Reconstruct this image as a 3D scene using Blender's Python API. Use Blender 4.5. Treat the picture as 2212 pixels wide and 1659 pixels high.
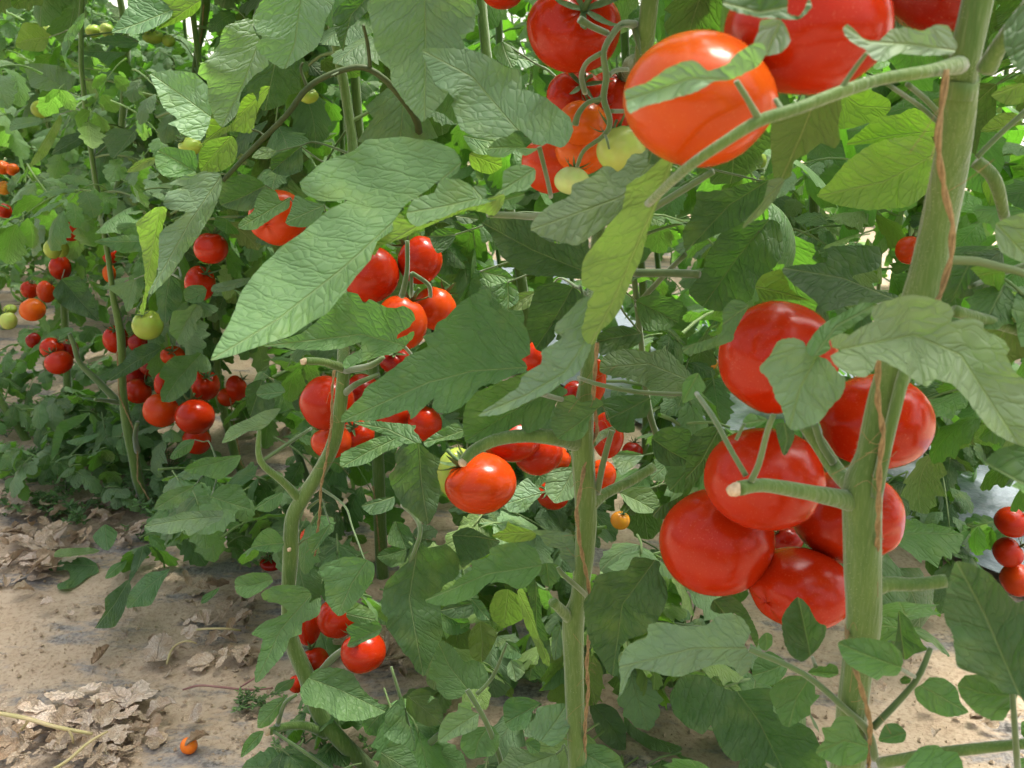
import bpy, math, random
import numpy as np
from mathutils import Vector, Matrix, Euler, geometry, noise
for o in list(bpy.data.objects): bpy.data.objects.remove(o)
S = bpy.context.scene
# ------------------------------------------------------------------ camera, sky, sun
F = 2171.0; CX, CY = 1106.0, 829.5; PITCH = math.radians(18.0); H = 0.88
CP, SP = math.cos(PITCH), math.sin(PITCH)
cam = bpy.data.objects.new('camera', bpy.data.cameras.new('camera')); S.collection.objects.link(cam)
cam.location = (0, 0, H); cam.rotation_euler = (math.radians(90) - PITCH, 0, 0)
cam.data.sensor_width = 36; cam.data.lens = 36 * F / 2212.0
cam.data.clip_start = 0.02; cam.data.clip_end = 300
cam.data.dof.use_dof = True; cam.data.dof.focus_distance = 1.05; cam.data.dof.aperture_fstop = 17
S.camera = cam
S.render.resolution_x, S.render.resolution_y = 1024, 768
W = bpy.data.worlds.new('World'); S.world = W; W.use_nodes = True
SUN_EL, SUN_AZ = math.radians(66), math.radians(52)      # azimuth measured clockwise from +Y
nt = W.node_tree; sk = nt.nodes.new('ShaderNodeTexSky'); sk.sky_type = 'NISHITA'
sk.sun_disc = False; sk.sun_elevation = SUN_EL; sk.sun_rotation = SUN_AZ
sk.air_density = 1.0; sk.dust_density = 8.0; sk.ozone_density = 0.3
bg = nt.nodes['Background']; bg.inputs[1].default_value = 0.15
hs = nt.nodes.new('ShaderNodeHueSaturation'); hs.inputs['Saturation'].default_value = .45   # milky plastic roof whitens the skylight
nt.links.new(sk.outputs[0], hs.inputs['Color']); nt.links.new(hs.outputs[0], bg.inputs[0])
sl = bpy.data.lights.new('sun', 'SUN'); sl.energy = 2.5; sl.angle = math.radians(18.0); sl.color = (1, 0.95, 0.86)
so = bpy.data.objects.new('sun', sl); S.collection.objects.link(so)
sd = Vector((math.sin(SUN_AZ) * math.cos(SUN_EL), math.cos(SUN_AZ) * math.cos(SUN_EL), math.sin(SUN_EL)))
so.rotation_euler = sd.to_track_quat('Z', 'Y').to_euler()
S.view_settings.view_transform = 'Standard'; S.view_settings.look = 'None'
S.view_settings.exposure = 1.68; S.view_settings.gamma = 1
S.render.engine = 'CYCLES'
S.cycles.max_bounces = 8; S.cycles.diffuse_bounces = 4; S.cycles.transmission_bounces = 6; S.cycles.transparent_max_bounces = 8

# ------------------------------------------------------------------ helpers
COL = S.collection
rnd = random.Random(7)
def ray(px, py):
    a, t = (px - CX) / F, (py - CY) / F
    return Vector((a, CP - t * SP, -(SP + t * CP)))
def P(px, py, Y):                       # point at forward distance Y seen at photo position px, py
    d = ray(px, py); return Vector((0, 0, H)) + d * (Y / d.y)
def G(px, py, z=0.0):                   # point on the ground
    d = ray(px, py); return Vector((0, 0, H)) + d * ((z - H) / d.z)
def depth(py, Y): return Y / (CP - (py - CY) / F * SP)
def proj(p):
    x, y, z = p[0], p[1], p[2] - H
    dz = y * CP - z * SP
    if dz < 0.02: return None
    return CX + F * x / dz, CY - F * (y * SP + z * CP) / dz
def tag(o, label=None, cat=None, group=None, kind=None):
    if label: o['label'] = label
    if cat: o['category'] = cat
    if group: o['group'] = group
    if kind: o['kind'] = kind
    return o
def empty(name, loc):
    o = bpy.data.objects.new(name, None); COL.objects.link(o); o.location = loc; o.empty_display_size = .05
    return o
def put(name, me, parent=None, world=True):
    o = bpy.data.objects.new(name, me); COL.objects.link(o)
    if parent:
        o.parent = parent
        if world: o.matrix_parent_inverse = Matrix.Translation(parent.location).inverted()
    return o
def mesh(name, vs, fs, mat, uv=None, var=None, smooth=True):
    me = bpy.data.meshes.new(name); me.from_pydata([tuple(v) for v in vs], [], [tuple(f) for f in fs])
    if mat: me.materials.append(mat)
    if uv is not None:
        ul = me.uv_layers.new(name='UVMap'); li = np.empty(len(me.loops), dtype=np.int32); me.loops.foreach_get('vertex_index', li)
        ul.data.foreach_set('uv', np.asarray(uv, dtype=np.float32)[li].ravel())
    if var is not None:
        at = me.attributes.new('var', 'FLOAT', 'POINT'); at.data.foreach_set('value', np.asarray(var, dtype=np.float32))
    if smooth: me.polygons.foreach_set('use_smooth', [True] * len(me.polygons))
    me.update(); return me

# ------------------------------------------------------------------ materials
class NT:
    def __init__(s, name):
        s.m = bpy.data.materials.new(name); s.m.use_nodes = True; s.t = s.m.node_tree; s.t.nodes.clear()
        s.out = s.n('ShaderNodeOutputMaterial')
    def n(s, typ, **kw):
        x = s.t.nodes.new(typ)
        for k, v in kw.items():
            if k.startswith('i_'):
                key = k[2:]; x.inputs[int(key) if key.isdigit() else key].default_value = v
            else: setattr(x, k, v)
        return x
    def l(s, a, b): s.t.links.new(a, b)
    def math(s, op, a, b=None, c=None, clamp=False):
        x = s.n('ShaderNodeMath', operation=op, use_clamp=clamp)
        for i, v in enumerate((a, b, c)):
            if v is None: continue
            if isinstance(v, (int, float)): x.inputs[i].default_value = v
            else: s.l(v, x.inputs[i])
        return x.outputs[0]
    def mix(s, f, a, b, mode='MIX'):
        x = s.n('ShaderNodeMix', data_type='RGBA', blend_type=mode)
        for i, v in ((0, f), (6, a), (7, b)):
            if isinstance(v, (int, float)): x.inputs[i].default_value = v
            elif isinstance(v, tuple): x.inputs[i].default_value = v if len(v) == 4 else v + (1,)
            else: s.l(v, x.inputs[i])
        return x.outputs[2]
    def noise(s, vec, scale, detail=3, rough=.5):
        x = s.n('ShaderNodeTexNoise'); x.inputs['Scale'].default_value = scale; x.inputs['Detail'].default_value = detail; x.inputs['Roughness'].default_value = rough
        if vec is not None: s.l(vec, x.inputs['Vector'])
        return x.outputs[0]
    def ramp(s, f, stops):
        x = s.n('ShaderNodeValToRGB'); e = x.color_ramp.elements
        while len(e) < len(stops): e.new(.5)
        for i, (p, c) in enumerate(stops):
            e[i].position = p; e[i].color = (c, c, c, 1) if isinstance(c, (int, float)) else c + (1,)
        s.l(f, x.inputs[0]); return x.outputs[0]
    def bump(s, h, strength, dist):
        x = s.n('ShaderNodeBump'); x.inputs['Strength'].default_value = strength; x.inputs['Distance'].default_value = dist
        s.l(h, x.inputs['Height']); return x.outputs[0]
def leaf_material(name, dry=False, hi=True):
    m = NT(name)
    uv = m.n('ShaderNodeUVMap'); uv.uv_map = 'UVMap'
    sp = m.n('ShaderNodeSeparateXYZ'); m.l(uv.outputs[0], sp.inputs[0])
    oi = m.n('ShaderNodeObjectInfo'); at = m.n('ShaderNodeAttribute', attribute_name='var')
    geo = m.n('ShaderNodeNewGeometry')
    wob = m.noise(uv.outputs[0], .55, 2)
    av = m.math('ABSOLUTE', sp.outputs[1])
    side = m.math('MULTIPLY', m.math('SIGN', sp.outputs[1]), .27)
    a = m.math('SUBTRACT', sp.outputs[0], m.math('MULTIPLY', m.math('POWER', av, .85), .95))
    a = m.math('ADD', m.math('ADD', a, side), m.math('MULTIPLY', wob, .9))
    fr = m.math('FRACT', m.math('DIVIDE', a, 1.55))
    d2 = m.math('ABSOLUTE', m.math('SUBTRACT', fr, .5))            # 0.5 at a vein, 0 between
    v2 = m.math('SMOOTH_MAX', m.math('SUBTRACT', m.math('MULTIPLY', d2, 2), .91), 0, .01)
    v2 = m.math('MULTIPLY', v2, 7, clamp=True)
    mid = m.math('SUBTRACT', 1, m.math('DIVIDE', av, .085), clamp=True)
    cm = m.n('ShaderNodeCombineXYZ'); m.l(a, cm.inputs[0]); m.l(sp.outputs[1], cm.inputs[1])
    vo = m.n('ShaderNodeTexVoronoi', feature='DISTANCE_TO_EDGE'); vo.inputs['Scale'].default_value = 1.55
    m.l(cm.outputs[0], vo.inputs['Vector'])
    pk = m.math('MULTIPLY', vo.outputs['Distance'], 3.6, clamp=True)
    v3 = m.math('SUBTRACT', 1, m.math('MULTIPLY', vo.outputs['Distance'], 11), clamp=True)
    blot = m.noise(uv.outputs[0], .35, 3); fine = m.noise(uv.outputs[0], 26, 2); 
    pw = m.math('SUBTRACT', 1, m.math('POWER', m.math('MULTIPLY', d2, 2), 11))
    h = m.math('ADD', m.math('MULTIPLY', pw, .55), m.math('MULTIPLY', m.math('POWER', pk, .5), .45))
    h = m.math('SUBTRACT', h, m.math('MULTIPLY', mid, 1.1))
    h = m.math('ADD', h, m.math('MULTIPLY', fine, .035))
    oc = m.mix(.999, (1, 1, 1), oi.outputs['Color'])
    vv = m.math('MULTIPLY_ADD', at.outputs['Fac'], .7, .65)
    cv = m.n('ShaderNodeCombineColor'); [m.l(vv, cv.inputs[i]) for i in range(3)]
    base = m.mix(1, oc, cv.outputs[0], 'MULTIPLY')
    if dry:
        blk = m.ramp(blot, [(.35, (.85, .72, .58)), (.6, (1, .95, .88)), (.78, (.72, .55, .40))])
        base = m.mix(1, base, blk, 'MULTIPLY')
        base = m.mix(m.math('MULTIPLY', v3, .4), base, (.25, .15, .09))
        top, und, tr, trf = base, base, base, .15
    else:
        yl = m.ramp(blot, [(.52, 0), (.78, .45)])
        top = m.mix(yl, base, (.19, .27, .045))
        dust = m.ramp(m.noise(uv.outputs[0], 1.1, 4, .7), [(.3, .02), (.75, .17)])
        top = m.mix(dust, top, (.27, .33, .25))
        speck = m.ramp(fine, [(.68, 0), (.78, .45)]); top = m.mix(speck, top, (.42, .46, .36))
        veins = m.math('MULTIPLY', m.math('ADD', m.math('MULTIPLY', v2, .7), m.math('MULTIPLY', v3, .24)), .36, clamp=True)
        top = m.mix(veins, top, m.mix(1, top, (.42, .55, .38), 'MULTIPLY'))
        spot = m.ramp(m.noise(uv.outputs[0], .8, 5, .75), [(.71, 0), (.75, .8)]); top = m.mix(spot, top, (.30, .20, .10))
        top = m.mix(m.math('MULTIPLY', mid, .65), top, (.26, .33, .14))
        # warmer, paler underside with raised veins
        und = m.mix(.5, base, (.20, .27, .075))
        und = m.mix(m.math('ADD', m.math('MULTIPLY', v3, .35), m.math('MULTIPLY', v2, .5), clamp=True), und, (.13, .21, .06))
        und = m.mix(m.math('MULTIPLY', mid, .8), und, (.33, .40, .15))
        tr = m.mix(.35, m.mix(1, base, (2.0, 3.2, .6), 'MULTIPLY'), (.15, .32, .02)); trf = .33
    col = m.mix(geo.outputs['Backfacing'], top, und)
    b = m.n('ShaderNodeBsdfPrincipled'); m.l(col, b.inputs['Base Color'])
    b.inputs['Roughness'].default_value = .8 if dry else .5; b.inputs['Specular IOR Level'].default_value = .2 if dry else .2
    if not dry:
        b.inputs['Sheen Weight'].default_value = .05; b.inputs['Sheen Roughness'].default_value = .5
    bm = m.bump(h, .62 if not dry else .8, .0030 if not dry else .003); m.l(bm, b.inputs['Normal'])
    t = m.n('ShaderNodeBsdfTranslucent'); m.l(tr, t.inputs[0]); m.l(bm, t.inputs['Normal'])
    mx = m.n('ShaderNodeMixShader'); mx.inputs[0].default_value = trf; m.l(b.outputs[0], mx.inputs[1]); m.l(t.outputs[0], mx.inputs[2])
    m.l(mx.outputs[0], m.out.inputs[0]); return m.m
M_LEAF = leaf_material('tomato leaf'); M_DRY = leaf_material('withered leaf', dry=True)
def simple(name, c1, c2, scale=30, rough=.6, spec=.3, bump=.3, bd=.001, coord='Object', sheen=0, stretch=None, scar=False):
    m = NT(name); tc = m.n('ShaderNodeTexCoord'); v = tc.outputs[coord]
    if stretch:
        mp = m.n('ShaderNodeMapping'); mp.inputs['Scale'].default_value = stretch; m.l(v, mp.inputs[0]); v = mp.outputs[0]
    n = m.noise(v, scale, 4, .6)
    c = m.mix(m.ramp(n, [(.3, 0), (.7, 1)]), c1, c2)
    if scar:
        c = m.mix(m.ramp(m.noise(tc.outputs['Object'], 38, 5, .7), [(.66, 0), (.76, .45)]), c, (.16, .12, .06))
        c = m.mix(m.ramp(m.noise(v, 260, 2), [(.5, 0), (.75, .25)]), c, (.24, .30, .13))
    b = m.n('ShaderNodeBsdfPrincipled'); m.l(c, b.inputs['Base Color']); b.inputs['Roughness'].default_value = rough
    b.inputs['Specular IOR Level'].default_value = spec; b.inputs['Sheen Weight'].default_value = sheen
    m.l(m.bump(m.noise(v, scale * 5, 3), bump, bd), b.inputs['Normal']); m.l(b.outputs[0], m.out.inputs[0]); return m.m
M_STEM = simple('green stem', (.048, .112, .011), (.095, .168, .026), 22, .62, .3, .8, .0016, sheen=.35, stretch=(3, 3, .35), scar=True)
M_STALK = simple('leaf stalk', (.048, .10, .022), (.09, .145, .04), 25, .6, .3, .4, .001, sheen=.4)
M_DARKSTALK = simple('dark woody stalk', (.030, .050, .018), (.06, .085, .03), 25, .65, .2, .4, .001)  # its own colour: darker brown-green than the other stalks
M_CUT = simple('dry cut end', (.55, .45, .30), (.35, .25, .15), 300, .9)
M_TWINE = simple('orange twine', (.33, .245, .12), (.20, .14, .065), 300, .85, .1, .8, .001)
M_CALYX = simple('green calyx', (.05, .10, .03), (.10, .16, .05), 150, .6)
M_DSTEM = simple('yellowing stalk', (.35, .33, .13), (.45, .36, .2), 60, .7)
M_CLOD = simple('soil crumb', (.30, .22, .14), (.40, .31, .21), 120, .95)
def tomato_material():
    m = NT('tomato skin'); tc = m.n('ShaderNodeTexCoord'); oi = m.n('ShaderNodeObjectInfo')
    sp = m.n('ShaderNodeSeparateXYZ'); m.l(tc.outputs['Object'], sp.inputs[0])
    base = m.mix(.999, (1, 1, 1), oi.outputs['Color'])
    n = m.noise(tc.outputs['Object'], 28, 3)
    # riper or greener shoulders: the object colour's alpha says how far the fruit has turned
    top = m.math('ADD', m.math('MULTIPLY', sp.outputs[2], 26), m.math('MULTIPLY_ADD', n, 1.2, -.6))
    tf = m.math('MULTIPLY', m.math('SUBTRACT', top, .05), m.math('SUBTRACT', 1, oi.outputs['Alpha']), clamp=True)
    c = m.mix(tf, base, (.55, .17, .012))
    c = m.mix(m.ramp(m.noise(tc.outputs['Object'], 55, 2), [(.45, 0), (.8, .22)]), c, m.mix(1, c, (1.25, 2.4, 1.5), 'MULTIPLY'))
    fine = m.noise(tc.outputs['Object'], 700, 2)
    c = m.mix(m.ramp(fine, [(.60, 0), (.76, .09)]), c, (.7, .42, .22))
    c = m.mix(m.ramp(m.noise(tc.outputs['Object'], 90, 5, .75), [(.68, 0), (.8, .2)]), c, (.50, .36, .24))
    b = m.n('ShaderNodeBsdfPrincipled'); m.l(c, b.inputs['Base Color'])
    m.l(m.math('MULTIPLY_ADD', m.noise(tc.outputs['Object'], 60, 3), .12, .15), b.inputs['Roughness'])
    b.inputs['Specular IOR Level'].default_value = .2; b.inputs['Subsurface Weight'].default_value = .10
    b.inputs['Subsurface Radius'].default_value = (1, .25, .1); b.inputs['Subsurface Scale'].default_value = .006
    b.inputs['Coat Weight'].default_value = 0
    m.l(m.bump(m.noise(tc.outputs['Object'], 300, 2), .06, .001), b.inputs['Normal'])
    m.l(b.outputs[0], m.out.inputs[0]); return m.m
M_TOM = tomato_material()
def soil_material():
    m = NT('dusty soil over black film'); tc = m.n('ShaderNodeTexCoord'); v = tc.outputs['Object']
    n1 = m.noise(v, 2.2, 6, .6); n2 = m.noise(v, 14, 6, .65); n3 = m.noise(v, 140, 4, .7)
    soil = m.mix(m.ramp(n2, [(.3, 0), (.7, 1)]), (.36, .275, .185), (.46, .37, .265))
    soil = m.mix(m.ramp(n3, [(.35, .55), (.5, 0)]), soil, (.19, .125, .075))
    soil = m.mix(m.ramp(n3, [(.62, 0), (.75, .5)]), soil, (.52, .42, .30))
    wv = m.n('ShaderNodeMapping'); wv.inputs['Scale'].default_value = (1, 2.6, 1); wv.inputs['Rotation'].default_value = (0, 0, .5); m.l(v, wv.inputs[0])
    pn = m.noise(wv.outputs[0], 4.5, 7, .68)
    f = m.ramp(pn, [(.51, 0), (.60, 1)])
    film = m.mix(m.ramp(n3, [(.42, 0), (.6, 1)]), (.055, .06, .065), (.24, .23, .22))
    film = m.mix(m.ramp(n2, [(.35, .75), (.62, 0)]), film, (.24, .24, .235))
    c = m.mix(m.math('MULTIPLY', f, .85), soil, film)
    b = m.n('ShaderNodeBsdfPrincipled'); m.l(c, b.inputs['Base Color']); b.inputs['Roughness'].default_value = .92
    b.inputs['Specular IOR Level'].default_value = .15
    h = m.math('ADD', m.math('MULTIPLY', n2, 1.0), m.math('MULTIPLY', n3, .5))
    m.l(m.bump(h, .8, .008), b.inputs['Normal']); m.l(b.outputs[0], m.out.inputs[0]); return m.m
M_SOIL = soil_material()
def film_material():
    m = NT('pale plastic film'); tc = m.n('ShaderNodeTexCoord'); v = tc.outputs['Object']
    n = m.noise(v, 9, 6, .7)
    b = m.n('ShaderNodeBsdfPrincipled'); m.l(m.mix(m.ramp(n, [(.35, 0), (.65, 1)]), (.10, .12, .15), (.22, .25, .29)), b.inputs['Base Color'])
    b.inputs['Roughness'].default_value = .32; m.l(m.bump(m.noise(v, 25, 5, .6), .7, .01), b.inputs['Normal'])
    m.l(b.outputs[0], m.out.inputs[0]); return m.m
M_FILM = film_material()

# ------------------------------------------------------------------ mask of what must stay in sight
CS = 12; GW, GH = 2212 // CS + 2, 1660 // CS + 2
MASK = np.zeros((GH, GW))
def protect(poly, Y):
    xs = [p[0] for p in poly]; ys = [p[1] for p in poly]
    for j in range(max(0, int(min(ys) / CS)), min(GH, int(max(ys) / CS) + 1)):
        y = (j + .5) * CS; c = []
        for k in range(len(poly)):
            (x1, y1), (x2, y2) = poly[k - 1], poly[k]
            if (y1 <= y < y2) or (y2 <= y < y1): c.append(x1 + (y - y1) * (x2 - x1) / (y2 - y1))
        c.sort()
        for a, b in zip(c[::2], c[1::2]):
            i0, i1 = max(0, int(a / CS + .3)), min(GW, int(b / CS + .7))
            if i1 > i0: MASK[j, i0:i1] = np.maximum(MASK[j, i0:i1], Y)
def circle(x, y, rx, ry, n=14): return [(x + rx * math.cos(k * 2 * math.pi / n), y + ry * math.sin(k * 2 * math.pi / n)) for k in range(n)]
def blocked(pts, slack=0, frac=0.0):     # would foliage at these points cover something in the mask?
    x, y, z = pts[:, 0], pts[:, 1], pts[:, 2] - H
    dz = y * CP - z * SP
    if (dz < .3).any(): return True
    px = (CX + F * x / dz) / CS; py = (CY - F * (y * SP + z * CP) / dz) / CS
    ok = (px >= 0) & (px < GW) & (py >= 0) & (py < GH)
    if not ok.any(): return False
    mv = MASK[py[ok].astype(int), px[ok].astype(int)]
    return (mv > y[ok] - .01 + slack).mean() > frac

# ------------------------------------------------------------------ tubes
def tube(pts, rad, seg=10, jitter=0.0, cap=True, seed=0, sub=4):
    """smooth tube through world points; returns vertices and faces"""
    P3 = [Vector(p) for p in pts]; n = len(P3); R = list(rad) if hasattr(rad, '__len__') else [rad] * n
    c, r = [], []
    for i in range(n - 1):
        p0, p1, p2, p3 = P3[max(i - 1, 0)], P3[i], P3[i + 1], P3[min(i + 2, n - 1)]
        for k in range(sub):
            t = k / sub
            c.append(.5 * ((2 * p1) + (p2 - p0) * t + (2 * p0 - 5 * p1 + 4 * p2 - p3) * t * t + (3 * p1 - p0 - 3 * p2 + p3) * t ** 3))
            s = t * t * (3 - 2 * t); r.append(R[i] * (1 - s) + R[i + 1] * s)
    c.append(P3[-1]); r.append(R[-1])
    vs, fs = [], []; nrm = None
    for i, p in enumerate(c):
        d = (c[min(i + 1, len(c) - 1)] - c[max(i - 1, 0)]).normalized()
        if nrm is None: nrm = d.orthogonal().normalized()
        nrm = (nrm - d * nrm.dot(d)).normalized(); bn = d.cross(nrm)
        for k in range(seg):
            a = 2 * math.pi * k / seg
            q = r[i] * (1 + jitter * math.sin(3 * a + i * .35 + seed) + jitter * .7 * math.sin(i * .5 + seed * 2 + a))
            vs.append(p + (nrm * math.cos(a) + bn * math.sin(a)) * q)
    for i in range(len(c) - 1):
        for k in range(seg):
            a, b = i * seg + k, i * seg + (k + 1) % seg
            fs.append((a, b, b + seg, a + seg))
    if cap:
        fs.append(tuple(range(seg - 1, -1, -1))); fs.append(tuple(range(len(vs) - seg, len(vs))))
    return vs, fs
def join(parts):
    V, Fc = [], []
    for vs, fs in parts:
        o = len(V); V += list(vs); Fc += [tuple(i + o for i in f) for f in fs]
    return V, Fc
def pxtube(pts, Y, **kw):               # [(px, py, width px[, Y])]
    w, r = [], []
    for q in pts:
        y = q[3] if len(q) > 3 else Y
        w.append(P(q[0], q[1], y)); r.append(q[2] * .5 * depth(q[1], y) / F)
    return tube(w, r, **kw)
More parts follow.
